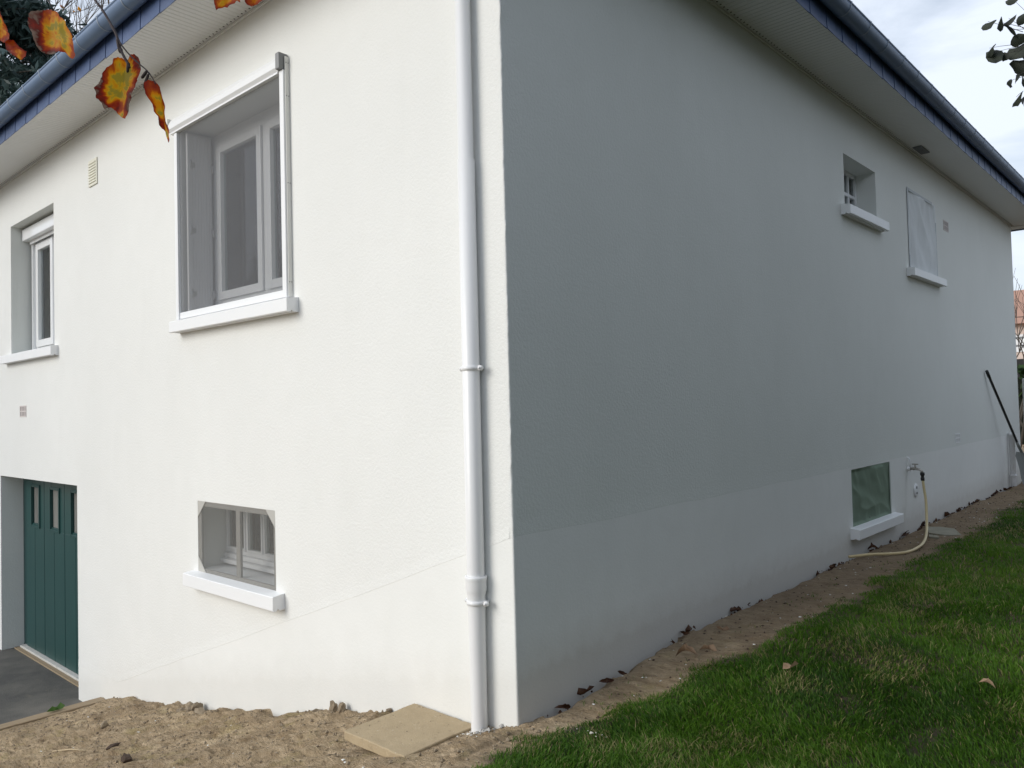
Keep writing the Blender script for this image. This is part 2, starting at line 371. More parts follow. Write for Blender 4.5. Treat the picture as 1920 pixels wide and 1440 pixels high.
s1 = noise(M_SOIL, 2.2, 6, .6); vs_ = M_SOIL.node_tree.nodes.new('ShaderNodeMapping'); vs_.inputs['Rotation'].default_value = (0, 0, math.radians(-38)); vs_.inputs['Scale'].default_value = (.42, 1.5, 1); L(M_SOIL, coords(M_SOIL), vs_.inputs[0])
s2 = noise(M_SOIL, 15, 7, .74, vs_.outputs[0], .5); s3 = noise(M_SOIL, 5, 5, .6); s4 = noise(M_SOIL, 70, 4, .7)
c_ = mixc(M_SOIL, ramp(M_SOIL, s2, [(.32, (0, 0, 0)), (.66, (1, 1, 1))]), (.43, .305, .175), (.86, .67, .44))
c_ = mixc(M_SOIL, math_(M_SOIL, 'MULTIPLY', ramp(M_SOIL, s1, [(.42, (0, 0, 0)), (.66, (1, 1, 1))]), .45), c_, (.24, .155, .085))
c_ = mixc(M_SOIL, math_(M_SOIL, 'MULTIPLY', ramp(M_SOIL, s3, [(.56, (0, 0, 0)), (.70, (1, 1, 1))]), .40), c_, (.46, .38, .14))
c_ = mixc(M_SOIL, ramp(M_SOIL, s4, [(.60, (0, 0, 0)), (.75, (.6, .6, .6))]), c_, (.13, .085, .05))
c_ = mixc(M_SOIL, ramp(M_SOIL, noise(M_SOIL, 26, 7, .78, vs_.outputs[0], 1.), [(.56, (0, 0, 0)), (.66, (.75, .75, .75))]), c_, (.12, .078, .045))
c_ = mixc(M_SOIL, ramp(M_SOIL, noise(M_SOIL, 55, 4, .7, vs_.outputs[0]), [(.64, (0, 0, 0)), (.72, (.55, .55, .55))]), c_, (.66, .56, .42))
at_ = M_SOIL.node_tree.nodes.new('ShaderNodeAttribute'); at_.attribute_name = 'tint'
c_ = mixc(M_SOIL, math_(M_SOIL, 'MINIMUM', at_.outputs['Fac'], 1.), c_, mixc(M_SOIL, s2, (.020, .030, .008), (.055, .050, .022)))
# the strip along the side wall is a darker, browner soil colour
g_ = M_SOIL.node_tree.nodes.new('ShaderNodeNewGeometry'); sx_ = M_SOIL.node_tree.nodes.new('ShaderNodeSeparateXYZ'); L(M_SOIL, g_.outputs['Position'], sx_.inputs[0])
side_soil = math_(M_SOIL, 'MULTIPLY', ramp(M_SOIL, math_(M_SOIL, 'MULTIPLY', math_(M_SOIL, 'ADD', sx_.outputs[1], math_(M_SOIL, 'MULTIPLY', s1, 1.5)), .2), [(.12, (0, 0, 0)), (.6, (1, 1, 1))]), .6)
c_ = mixc(M_SOIL, side_soil, c_, mixc(M_SOIL, s2, (.115, .074, .042), (.275, .185, .11)))
color(M_SOIL, c_)
bump(M_SOIL, math_(M_SOIL, 'ADD', s4, math_(M_SOIL, 'MULTIPLY', noise(M_SOIL, 22, 7, .75, vs_.outputs[0], .8), 3.)), 1., .022)
gr = big_mesh('ground', np.stack([X.ravel(), Y.ravel(), Z.ravel()], 1), F, [M_SOIL], lawnf.ravel()); gr['kind'] = 'structure'
dz = MB(); dn = 40
dv = [(-30 + 25.04 * i / dn, -25 + 25.20 * j / dn, -1.15) for j in range(dn + 1) for i in range(dn + 1)]
dz.add(dv, [(j * (dn + 1) + i, j * (dn + 1) + i + 1, (j + 1) * (dn + 1) + i + 1, (j + 1) * (dn + 1) + i) for j in range(dn) for i in range(dn)])
dz.build('driveway', M_ASPH, kind='structure')

# grass: every blade its own little strip, thinner cover far away
def make_grass():
    cam_p = np.array([2.469, -2.682])
    P = []
    for (r0, r1, dens) in ((1.2, 4.2, 27000), (4.2, 6.5, 12000), (6.5, 10, 5200), (10, 16, 1900)):
        x0, x1, y0, y1 = -.5, 5.5, -2.6, 14.
        n = int(dens * (x1 - x0) * (y1 - y0))
        p = np.stack([rng.uniform(x0, x1, n), rng.uniform(y0, y1, n)], 1)
        d = np.hypot(*(p - cam_p).T); ang = np.degrees(np.arctan2(p[:, 0] - cam_p[0], p[:, 1] - cam_p[1]))
        k = (d > r0) & (d <= r1) & (ang < 4 + 40 / np.maximum(d, 1)) & (ang > -75)
        P.append(p[k])
    p = np.concatenate(P); x, y = p[:, 0], p[:, 1]
    e = x - lawn_edge(y)
    dn_ = fbm(x * 1.9, y * 1.9, 4, 61); patch = fbm(x * 6, y * 6, 3, 77)
    keep = rng.random(len(x)) < np.clip(sstep(-.05, .14, e + (patch - .5) * .22) * (0.5 + 1.5 * sstep(.22, .50, patch)), 0, 1)
    keep |= (rng.random(len(x)) < .04) & (e > -.28) & (patch > .56) & (x > .10)
    keep &= (x > .06)
    p = p[keep]; x, y = p[:, 0], p[:, 1]; n = len(x); dn_ = dn_[keep]; patch = patch[keep]; e = e[keep]
    d = np.hypot(x - cam_p[0], y - cam_p[1])
    z = ground_z(x, y) - .004
    hgt = (.018 + .032 * rng.random(n) ** 1.3) * (.55 + .9 * patch) * (.55 + .45 * sstep(0, .3, e)) * (1 + .3 * (dn_ - .5))
    wid = rng.uniform(.0012, .0022, n) * (1 + .16 * np.clip(d - 3.5, 0, 8))
    a = rng.uniform(0, 2 * np.pi, n); ca, sa = np.cos(a), np.sin(a)
    comb = vnoise(x * 4, y * 4, 90) * 6.28
    la = comb + rng.normal(0, 1.1, n); lean = rng.uniform(.15, .95, n) * hgt * 1.1
    lx, ly = np.cos(la) * lean, np.sin(la) * lean
    b = np.stack([x, y, z], 1); wv = np.stack([ca * wid, sa * wid, 0 * x], 1)
    mid = b + np.stack([lx * .30, ly * .30, hgt * .6], 1); tip = b + np.stack([lx, ly, hgt * rng.uniform(.75, 1.05, n)], 1)
    V = np.stack([b - wv, b + wv, mid - wv * .8, mid + wv * .8, tip], 1).reshape(-1, 3)
    i = np.arange(n)[:, None] * 5
    F = np.concatenate([i + [0, 1, 3], i + [0, 3, 2], i + [2, 3, 4]])
    tint = np.clip(.34 + (dn_ - .5) * .75 + rng.normal(0, .12, n), 0, .72)
    dead = rng.random(n) < (.06 + .30 * sstep(.52, .70, fbm(x * 3.3, y * 3.3, 3, 55)) + .2 * sstep(.12, -.05, e))
    tint = np.where(dead, rng.uniform(.72, 1.1, n), tint)
    T = np.repeat(tint, 5).reshape(-1, 5); T[:, :2] -= .08; T[:, 4] += .07
    o = big_mesh('lawn_grass', V, F, [M_GRASS], T.ravel(), smooth=False)
    tag(o, 'short green lawn grass with dry yellow blades beside the shaded wall', 'grass', kind='stuff')
    print('grass blades', n)
make_grass()

# ------------------------------------------------------------------ the house
house = thing('house', 'white rendered house with slate eaves, zinc gutters and a green garage door', 'house', (0, 0, 0))
ZS = 4.155; XW = -12.0; YB = 11.9; OV = .415
def wall_grid(axis, us, zs, holes, const, name_mats=None):
    """cells of a wall plane; axis 'x' -> y=const facing -y ; axis 'y' -> x=const facing +x"""
    mb = MB(); iu = {}
    for i in range(len(us) - 1):
        for j in range(len(zs) - 1):
            cu, cz = (us[i] + us[i + 1]) / 2, (zs[j] + zs[j + 1]) / 2
            if any(h[0] < cu < h[1] and h[2] < cz < h[3] for h in holes): continue
            q = [(us[i], zs[j]), (us[i + 1], zs[j]), (us[i + 1], zs[j + 1]), (us[i], zs[j + 1])]
            mb.add([(u, const, z) if axis == 'x' else (const, u, z) for u, z in q], [(0, 1, 2, 3)])
    return mb
G = (-7.96, -5.55, -1.16, .835); W1 = (-3.31, -1.85, 2.175, 3.625); W2 = (-7.53, -6.13, 2.175, 3.63); W3 = (-3.125, -2.065, .325, .843)
W4 = (4.49, 5.35, 3.18, 3.668); W5 = (6.40, 7.41, 2.84, 3.70); W6 = (4.385, 5.437, .335, .845)
ZB = -1.5
def cuts(a, b, hs, k): return sorted(set([a, b] + [h[k] for h in hs] + [h[k + 1] for h in hs]))
CW = .02                                              # corner bead width
frontH = [G, W1, W2, W3]; sideH = [W4, W5, W6]
fus = cuts(XW, -CW, frontH, 0); fzs = cuts(ZB, ZS + .02, frontH, 2)
wb = wall_grid('x', fus, fzs, frontH, 0.)
sus = cuts(CW, YB, sideH, 0); szs = cuts(ZB, ZS + .02, sideH, 2)
ws = wall_grid('y', sus, szs, sideH, 0.)
wb.add(ws.v, ws.f)
# hidden back walls
wb.add([(XW, 0, ZB), (XW, YB, ZB), (XW, YB, ZS), (XW, 0, ZS)], [(0, 3, 2, 1)]); wb.add([(XW, YB, ZB), (0, YB, ZB), (0, YB, ZS), (XW, YB, ZS)], [(0, 3, 2, 1)])
# uneven rounded corner edge
zz = np.arange(ZB, ZS + .02, .022)
zz[-1] = ZS + .02
prof = [(-CW, 0), (-.008, 0), (-.0015, .0015), (0, .008), (0, CW)]
cv = []
for z in zz:
    w1 = (vnoise(np.array([z * 6.]), np.array([.0]), 2)[0] - .5) * .008 + (vnoise(np.array([z * 28.]), np.array([.0]), 3)[0] - .5) * .007
    w2 = (vnoise(np.array([z * 23.]), np.array([.0]), 6)[0] - .5) * .004
    for k, (px, py) in enumerate(prof):
        f = (0, .5, 1, .5, 0)[k]
        cv.append((px + w1 * f, py - w2 * f, z))
wb.add(cv, [(i * 5 + k, i * 5 + k + 1, (i + 1) * 5 + k + 1, (i + 1) * 5 + k) for i in range(len(zz) - 1) for k in range(4)], 0, True)
def reveal(mb, h, depth, axis, mi=0, floor=True):
    a, b, c, d = h
    e = 1 if axis == 'x' else -1
    T = (lambda u, w, z: (u, w, z)) if axis == 'x' else (lambda u, w, z: (-w, u, z))
    rr = [((a, 0, c), (a, depth, c), (a, depth, d), (a, 0, d)), ((b, 0, c), (b, 0, d), (b, depth, d), (b, depth, c)), ((a, 0, d), (a, depth, d), (b, depth, d), (b, 0, d))]
    if floor: rr.append(((a, 0, c), (b, 0, c), (b, depth, c), (a, depth, c)))
    for q in rr: mb.add([T(*p) for p in q], [(0, 1, 2, 3)], mi)
reveal(wb, G, .30, 'x', floor=False); reveal(wb, W1, .34, 'x'); reveal(wb, W2, .34, 'x'); reveal(wb, W3, .30, 'x')
reveal(wb, W4, .30, 'y'); reveal(wb, W5, .30, 'y'); reveal(wb, W6, .30, 'y')
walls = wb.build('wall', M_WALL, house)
# smooth plinth coat, 3 mm proud
pb = MB(); lip = MB(); e = .0012
LX = [-5.55, -4.64, -3.4, -1.871, -.33, .0]; LZ = [-.835, -.80, -.36, .189, .741, .858]
px_ = sorted(set(list(np.arange(-5.5, 0, .12)) + LX))
for a, b in zip(px_[:-1], px_[1:]):
    j = lambda x: np.interp(x, LX, LZ) + (vnoise(np.array([x * 5.]), np.array([0.]), 9)[0] - .5) * .012 * (x < -.02)
    za, zb = j(a), j(b)
    if b > -CW: b = -CW
    pb.add([(a, -e, ZB), (b, -e, ZB), (b, -e, zb), (a, -e, za), (b, .001, zb + .001), (a, .001, za + .001)], [(0, 1, 2, 3), (3, 2, 4, 5)])
    lip.add([(a, -e, za), (b, -e, zb), (b, -.0022, zb + .001), (a, -.0022, za + .001), (b, .0004, zb + .07), (a, .0004, za + .07)], [(0, 3, 2, 1), (3, 5, 4, 2)])
pb.add([(-CW, -e, ZB), (-.009, -e, ZB), (e + .002, -.001, ZB), (e + .002, .009, ZB), (e, CW, ZB), (-CW, -e, .852), (-.009, -e, .855), (e + .002, -.001, .858), (e + .002, .009, .86), (e, CW, .86)],
       [(k, k + 1, k + 6, k + 5) for k in range(4)], 0, True)
ps = sorted(set([CW, YB, W6[0], W6[1]] + list(np.arange(.15, YB, .2))))
pz = [ZB, W6[2], W6[3], .860]
for a, b in zip(ps[:-1], ps[1:]):
    for c, d in zip(pz[:-1], pz[1:]):
        if W6[0] < (a + b) / 2 < W6[1] and c == W6[2]: continue
        top = d == .860
        jj = lambda y: .860 + (vnoise(np.array([y * 4.]), np.array([0.]), 19)[0] - .5) * .014 if top else d
        za, zb = jj(a), jj(b)
        pb.add([(e, a, c), (e, b, c), (e, b, zb), (e, a, za)], [(0, 1, 2, 3)])
        if top: lip.add([(e, a, za), (e, b, zb), (.0015, b, zb + .001), (.0015, a, za + .001), (-.0004, b, zb + .09), (-.0004, a, za + .09)], [(0, 1, 2, 3), (3, 2, 4, 5)])
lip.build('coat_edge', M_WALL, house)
tag(pb.build('plinth_coat', M_BASE, house), 'smoother coat of the wall base below a stepped line')

# floors inside so that rooms behind the glass are real and dim
fl = MB(); fl.box(XW + .05, -.31, .31, YB - .05, 1.35, 1.45); fl.box(XW + .05, -.31, .31, YB - .05, -1.3, -1.16)
fl.box(-4.6, -4.5, .32, YB - .1, -1.16, 4.1); fl.box(XW + .05, -.31, 3.2, 3.3, 1.45, 4.1); fl.box(-4.5, -.31, 2.2, 2.3, -1.16, 1.35)
fl.build('floor', M_ROOM, house)

# windows ------------------------------------------------------------
def sill(win, axis, a, b, zt, zb, proj, name='sill'):
    mb = MB()
    n = 14
    T = (lambda u, w, z: (u, w, z)) if axis == 'x' else (lambda u, w, z: (-w, u, z))
    prf = [(.02, zt + .012), (-proj + .004, zt), (-proj, zt - .004), (-proj, zb + .004), (-proj + .004, zb), (-proj + .028, zb + .001), (-proj + .031, zb + .010), (-proj + .040, zb + .010), (-proj + .043, zb + .001), (.02, zb)]
    us = np.linspace(a, b, n); vs = []
    for i, u in enumerate(us):
        jj = (random.random() - .5) * .0016
        for w, z in prf: vs.append(T(u, w + jj, z + (random.random() - .5) * .0016 * (w < 0)))
    m_ = len(prf)
    fs = [(i * m_ + k, (i + 1) * m_ + k, (i + 1) * m_ + (k + 1) % m_, i * m_ + (k + 1) % m_) for i in range(n - 1) for k in range(m_)]
    fs += [tuple(range(m_)), tuple((n - 1) * m_ + k for k in range(m_ - 1, -1, -1))]
    if axis == 'x': fs = [f[::-1] for f in fs]
    mb.add(vs, fs)
    return mb.build(name, M_SILL, win)
def window_body(axis, label):
    o = bpy.data.objects.new('window', None); o.empty_display_size = .1; COL.objects.link(o); o.parent = house; o['label'] = label; return o
def fbox(mb, axis, u0, u1, w0, w1, z0, z1, b=.003, mi=0):
    """box in wall coordinates: u along the wall, w depth into the wall"""
    if axis == 'x': mb.bbox(u0, u1, w0, w1, z0, z1, b, mi)
    else: mb.bbox(-w1, -w0, u0, u1, z0, z1, b, mi)
def part(name, m, win, axis, *boxes, b=.003):
    mb = MB()
    for q in boxes: fbox(mb, axis, *q, b=b)
    return mb.build(name, m, win)
def ring(u0, u1, z0, z1, w0, w1, t):
    return [(u0, u0 + t, w0, w1, z0, z1), (u1 - t, u1, w0, w1, z0, z1), (u0 + t, u1 - t, w0 + .001, w1 - .001, z1 - t, z1), (u0 + t, u1 - t, w0 + .001, w1 - .001, z0, z0 + t)]
def pane(win, axis, u0, u1, z0, z1, w, m=None):
    mb = MB(); fbox(mb, axis, u0, u1, w, w + .004, z0, z1, .0005); return mb.build('pane', m or M_GLASS, win)
def curtain(win, axis, u0, u1, z0, z1, w, m=None):
    n = 90; mb = MB(); vs = []
    T = (lambda u, w, z: (u, w, z)) if axis == 'x' else (lambda u, w, z: (-w, u, z))
    for i in range(n + 1):
        u = u0 + (u1 - u0) * i / n; dd = math.sin(i * 1.15 + math.sin(i * .37) * 2) * .012
        vs += [T(u, w + dd, z0), T(u, w + dd * .8, z1)]
    mb.add(vs, [(2 * i, 2 * i + 2, 2 * i + 3, 2 * i + 1) for i in range(n)], 0, True)
    return mb.build('curtain', m or M_CURT, win)

# W1: window behind an insect screen in an aluminium frame, folded shutter in the reveal
w = window_body('x', 'upstairs window behind a grey insect screen in a white frame, nearest the corner')
sill(w, 'x', -3.37, -1.750, 2.170, 2.087, .085)
part('frame', M_PVC, w, 'x', *ring(-3.25, -1.87, 2.28, 3.57, .225, .285, .055), (-2.524, -2.466, .222, .287, 2.335, 3.515), (-3.25, -1.87, .20, .30, 2.19, 2.28))
part('casing_gap_fill', M_PVC, w, 'x', (-3.31, -1.85, .24, .33, 3.57, 3.625), (-3.31, -3.25, .24, .33, 2.19, 3.57))
for a, b in ((-3.175, -2.528), (-2.462, -1.925)):
    part('casement', M_PVCD, w, 'x', *ring(a, b, 2.335, 3.515, .205, .26, .060))
    pane(w, 'x', a + .06, b - .06, 2.395, 3.455, .235)
curtain(w, 'x', -3.18, -1.92, 2.30, 3.55, .30)
part('shutter', M_SHUT, w, 'x', (-3.300, -3.275, .03, .20, 2.20, 3.60)); 
sm_ = MB()
for k in range(8): sm_.bbox(-3.268, -3.252, .035 + .0215 * k, .035 + .0215 * k + .0203, 2.215, 3.585, .002)
sm_.box(-3.270, -3.266, .03, .208, 2.21, 3.59); sm_.build('shutter', M_SHUT, w)
part('shutter', M_SHUT, w, 'x', (-3.262, -3.235, .010, .033, 2.21, 3.59))
for z in (2.38, 2.86, 3.36):
    h = MB(); h.tube([(-3.240, .036, z - .035), (-3.240, .036, z + .035)], .008, 8); h.box(-3.251, -3.247, .036, .075, z - .02, z + .02)
    h.build('hinge', M_METAL, w)
    h = MB(); h.tube([(-3.243, .208, z - .035), (-3.243, .208, z + .035)], .009, 8); h.box(-3.249, -3.243, .20, .25, z - .02, z + .02)
    h.build('hinge', M_METAL, w)
part('screen_rail', M_ALUW, w, 'x', (-3.345, -3.300, -.042, -.001, 2.185, 3.615), b=.002)
part('screen_rail', M_ALU, w, 'x', (-3.375, -3.346, -.020, -.001, 2.188, 3.60), b=.002)
part('screen_rail', M_ALUW, w, 'x', (-1.862, -1.818, -.042, -.001, 2.185, 3.615), b=.002)
part('screen_rail', M_ALU, w, 'x', (-1.817, -1.809, -.030, -.001, 2.188, 3.70), b=.001)
cb = MB(); 
cprof = [(-.001, 3.615), (-.045, 3.612), (-.062, 3.635), (-.062, 3.672), (-.045, 3.708), (-.001, 3.712)]
cvs = [(x, y, z) for x in (-3.395, -1.865) for y, z in cprof]; k_ = len(cprof)
cb.add(cvs, [(i, (i + 1) % k_, k_ + (i + 1) % k_, k_ + i) for i in range(k_)] + [tuple(range(k_))[::-1], tuple(range(k_, 2 * k_))])
cb.box(-3.39, -1.87, -.050, -.004, 3.600, 3.6105); cb.build('screen_cassette', M_ALUW, w)
for x0, x1 in ((-3.412, -3.396), (-1.864, -1.822)):
    part('end_cap', M_GREY if x1 > -2 else M_ALU, w, 'x', (x0, x1, -.068, -.002, 3.618, 3.722), b=.006)
part('screen_bar', M_ALUW, w, 'x', (-3.299, -1.863, -.032, -.012, 2.188, 2.235), b=.003)
sc = MB(); sc.box(-3.300, -1.862, -.023, -.0225, 2.235, 3.612); sc.build('insect_screen', M_SCREEN, w)
scr_ = MB()
for y in (-.024, -.009):
    for z in (2.28, 2.9, 3.45, 3.66): scr_.tube([(-1.8095, y, z), (-1.806, y, z)], .0030, 8)
scr_.build('screw', M_GREY, w, kind='stuff')

# W2: plain casement with a roller shutter box
w = window_body('x', 'upstairs window with a white roller shutter box at the left edge')
sill(w, 'x', -7.70, -6.025, 2.185, 2.095, .07)
part('shutter_box', M_PVCD, w, 'x', (-7.515, -6.14, .105, .235, 3.475, 3.605), b=.012)
part('shutter_rail', M_PVC, w, 'x', (-7.480, -7.435, .19, .222, 2.20, 3.475))
part('shutter_rail', M_PVC, w, 'x', (-6.20, -6.155, .19, .222, 2.20, 3.475))
part('shutter_slat', M_PVC, w, 'x', (-7.45, -6.205, .165, .178, 3.44, 3.475))
part('frame', M_PVC, w, 'x', *ring(-7.44, -6.13, 2.21, 3.50, .225, .285, .065), (-6.82, -6.75, .222, .287, 2.275, 3.435))
part('casing_gap_fill', M_DARK, w, 'x', (-7.53, -7.44, .26, .30, 2.19, 3.60))  # shade of the gap beside the frame, put in as a near-black strip
for a, b in ((-7.375, -6.825), (-6.745, -6.195)):
    part('casement', M_PVCD, w, 'x', *ring(a, b, 2.275, 3.435, .20, .26, .075)); pane(w, 'x', a + .07, b - .07, 2.345, 3.365, .235)
part('curtain_rod', M_PVC, w, 'x', (-7.2, -7.18, .36, .37, 2.4, 3.4), (-7.1, -7.06, .40, .42, 2.4, 3.2))
bowl = MB(); bowl.lathe([(.0, 2.34), (.05, 2.34), (.075, 2.40), (.06, 2.47), (.045, 2.50), (.0, 2.50)], (-7.02, .36, 0), 16); bowl.build('ornament', M_PVC, w)

# W3: basement window behind a grey mesh
w = window_body('x', 'low basement window behind grey mesh, in the bright front wall')
sill(w, 'x', -3.195, -1.965, .322, .232, .085)
part('frame', M_PVC, w, 'x', *ring(-3.12, -2.07, .44, .838, .215, .27, .035), (-2.822, -2.79, .212, .272, .475, .803), (-2.585, -2.56, .213, .271, .475, .803))
part('inner_sill', M_SILL, w, 'x', (-3.12, -2.07, .195, .27, .405, .438), (-3.12, -2.07, .165, .27, .372, .402), (-3.12, -2.07, .03, .27, .328, .352), b=.006)
for a, b in ((-3.085, -2.822), (-2.79, -2.585), (-2.56, -2.105)): 
    part('casement', M_PVC, w, 'x', *ring(a, b, .475, .803, .20, .235, .013)); pane(w, 'x', a + .013, b - .013, .488, .790, .22)
part('screen_frame', M_MESHF, w, 'x', (-3.124, -3.075, .004, .018, .327, .842), (-2.092, -2.067, .004, .018, .327, .842), (-3.074, -2.093, .004, .018, .806, .842), (-3.074, -2.093, .004, .018, .327, .358), b=.001)
part('screen_bar', M_MESHF, w, 'x', (-2.578, -2.522, .005, .022, .358, .806), b=.002)
for (cx, cz, sx, sz, l) in ((-3.124, .842, 1, -1, .12), (-2.067, .842, -1, -1, .11), (-3.124, .327, 1, 1, .12)):
    cn_ = MB()
    cn_.add([(cx, .001, cz), (cx + sx * l, -.001, cz), (cx, -.001, cz + sz * l * 1.0), (cx, .004, cz), (cx + sx * l, .003, cz), (cx, .003, cz + sz * l)], [(0, 1, 2), (5, 4, 3), (1, 0, 3, 4), (2, 1, 4, 5)])
    cn_.build('folded_corner', M_MESHF, w)
sc = MB(); sc.box(-3.12, -2.07, .0015, .0025, .33, .84); sc.build('insect_screen', M_SCREEN2, w)

# W4: small deep window with glazing bars, side wall
w = window_body('y', 'small barred window deep in the shaded side wall, under the eaves')
sill(w, 'y', 4.39, 5.46, 3.180, 3.095, .08)
part('frame', M_PVC, w, 'y', *ring(4.50, 5.348, 3.185, 3.665, .18, .235, .035), (4.91, 4.945, .178, .236, 3.22, 3.63))
part('glazing_bar', M_PVC, w, 'y', (4.535, 5.315, .185, .205, 3.425, 3.455), (4.70, 4.722, .184, .206, 3.22, 3.63), (5.13, 5.155, .184, .206, 3.22, 3.63), b=.002)
for a, b in ((4.535, 4.91), (4.945, 5.313)): pane(w, 'y', a, b, 3.22, 3.63, .20)
curtain(w, 'y', 4.50, 5.34, 3.19, 3.65, .27)

def film(name, m, win, u0, u1, z0, z1, w0, seed, jag=.02):
    """plastic sheet taped over an opening, wrinkled, ragged at the edge"""
    n1, n2 = 60, 60; U, W_ = np.meshgrid(np.linspace(0, 1, n1), np.linspace(0, 1, n2))
    eu = (fbm(W_ * 4, W_ * 0 + 3, 3, seed) - .5) * jag * 2; ez = (fbm(U * 4, U * 0 + 9, 3, seed + 4) - .5) * jag * 1.4
    y = u0 + (u1 - u0) * U + eu * (np.abs(U - .5) * 2) ** 4; z = z0 + (z1 - z0) * W_ + ez * (W_ > .9)
    fold = np.abs(2 * fbm(U * 4.5 + W_ * 1.1, W_ * 1.2, 3, seed + 8, .35) - 1); diag = np.abs(2 * fbm(U * 2.2 + W_ * 2.2, W_ * 1.2 - U * 1.2, 2, seed + 30, .3) - 1)
    edge = np.minimum(np.minimum(U, 1 - U), np.minimum(W_, 1 - W_)); k = sstep(0, .06, edge)
    x = w0 + .006 + k * (-.030 * fold - .050 * diag + .016)
    V = np.stack([x, y, z], -1).reshape(-1, 3)
    ii = np.arange(n1 * n2).reshape(n2, n1)
    Fq = np.stack([ii[:-1, :-1], ii[:-1, 1:], ii[1:, 1:], ii[1:, :-1]], -1).reshape(-1, 4)
    o = big_mesh(name, V, Fq, [m]); o.parent = win; return o
# W5: taped over with film
w = window_body('y', 'upstairs window taped over with wrinkled clear plastic on the side wall')
sill(w, 'y', 6.26, 7.53, 2.832, 2.750, .08)
part('frame', M_PVC, w, 'y', *ring(6.41, 7.40, 2.85, 3.69, .17, .235, .06), (6.87, 6.94, .168, .236, 2.91, 3.63)); 
for a, b in ((6.47, 6.87), (6.94, 7.34)): pane(w, 'y', a, b, 2.91, 3.63, .20)
part('batten', M_PVC, w, 'y', (6.885, 6.915, .035, .05, 2.84, 3.69), b=.002)
film('plastic_film', M_FILM, w, 6.37, 7.44, 2.80, 3.71, 0.002, 3, .03)
tp = MB(); tp.box(.006, .008, 6.35, 6.395, 2.86, 3.72); tp.box(.009, .011, 6.40, 7.30, 3.685, 3.715); tp.box(.006, .008, 7.42, 7.45, 2.86, 3.50); tp.build('tape', mat('masking_tape', (.50, .53, .55), .7), w)
# W6: basement, green-grey film
w = window_body('y', 'low basement window covered with creased dark green film, beside the tap')
sill(w, 'y', 4.31, 5.55, .333, .247, .08)
part('frame', M_PVC, w, 'y', *ring(4.39, 5.43, .34, .84, .17, .235, .05), (4.88, 4.94, .168, .236, .39, .79))
for a, b in ((4.44, 4.88), (4.94, 5.38)): pane(w, 'y', a, b, .39, .79, .20)
part('batten', mat('green_batten', (.20, .23, .19), .8), w, 'y', (4.885, 4.91, .02, .035, .34, .84), b=.002)
film('plastic_film', M_FILMG, w, 4.39, 5.435, .337, .842, -.006, 40, .006)
tp = MB(); tp.box(.005, .007, 5.405, 5.43, .345, .835); tp.build('tape', mat('pale_tape', (.45, .50, .46), .5), w)

M_RIB = veil_mat('ribbed_glass', (.42, .42, .40), .80, transl=.4, lo=.45)
# garage door ---------------------------------------------------------
gd = bpy.data.objects.new('garage_door', None); COL.objects.link(gd); gd.parent = house; gd['label'] = 'dark green panelled garage door with narrow panes'
DY = .21
leafs = [(-7.80, -7.185), (-7.175, -6.555), (-6.545, -5.93), (-5.92, -5.56)]
part('door_frame', M_GREEN, gd, 'x', (-7.955, -7.81, DY + .015, DY + .06, -1.15, .83), (-7.81, -5.55, DY + .02, DY + .06, .80, .834))
for k, (a, b) in enumerate(leafs):
    mb = MB(); mid = (a + b) / 2; wl_, wr = (a + .22, b - .155) if k < 3 else (a + .1, b - .05)
    wb0, wt = .30, .705
    y0, y1 = DY, DY + .035
    # two vertical planks with a v-groove between, below the pane; rails round the pane
    fbox(mb, 'x', a, mid - .003, y0, y1, -1.115, wb0 - .03, .006); fbox(mb, 'x', mid + .003, b, y0, y1, -1.115, wb0 - .03, .006)
    fbox(mb, 'x', a, wl_, y0 + .001, y1, wb0 - .03, .795, .003); fbox(mb, 'x', wr, b, y0 + .001, y1, wb0 - .03, .795, .003)
    fbox(mb, 'x', wl_, wr, y0 + .002, y1, wt, .795, .003); fbox(mb, 'x', wl_, wr, y0 + .002, y1, wb0 - .03, wb0, .003)
    mb.box(a, b, y1 + .001, y1 + .004, -1.115, wb0 - .03)
    mb.build('door_panel', M_GREEN, gd)
    mo = MB()
    for q in ring(wl_ - .03, wr + .03, wb0 - .045, wt + .03, y0 - .012, y0 + .006, .028): fbox(mo, 'x', *q, b=.005)
    mo.build('moulding', M_GREEN, gd)
    pane(gd, 'x', wl_, wr, wb0, wt, y0 + .02, M_RIB)
part('threshold', M_THR, gd, 'x', (-7.90, -5.552, .165, .30, -1.155, -1.118), b=.004)
part('threshold', M_TIMBER, gd, 'x', (-7.93, -5.552, .115, .163, -1.155, -1.137), b=.004)

# vents ---------------------------------------------------------------
v = MB(); fbox(v, 'x', -5.165, -4.965, -.012, 0, 3.575, 3.815, .006)
for k in range(8): fbox(v, 'x', -5.145, -4.985, -.020, -.008, 3.600 + k * .025, 3.612 + k * .025, .003)
vo = v.build('vent_grille', M_CREAM, house); vo['label'] = 'cream slatted vent plate between the upstairs windows'
def brick_vent(axis, u0, u1, z0, z1, nv, label, m1=None, hole=(.36, .32, .31)):
    v = MB(); t = .012; fr = ring(u0, u1, z0, z1, -.005, .004, t)
    for q in fr: fbox(v, axis, *q, b=.001)
    for k in range(1, nv):
        uu = u0 + (u1 - u0) * k / nv; fbox(v, axis, uu - .007, uu + .007, -.004, .004, z0 + t, z1 - t, .001)
    fbox(v, axis, u0 + t, u1 - t, -.0035, .0, (z0 + z1) / 2 - .006, (z0 + z1) / 2 + .006, .001)
    o = v.build('vent_grille', m1 or M_TERRA, house); o['label'] = label
    d = MB(); fbox(d, axis, u0 + .004, u1 - .004, -.0008, .003, z0 + .004, z1 - .004, .0002); d.build('vent_hole', mat('vent_hole_grey', hole, .9), o)
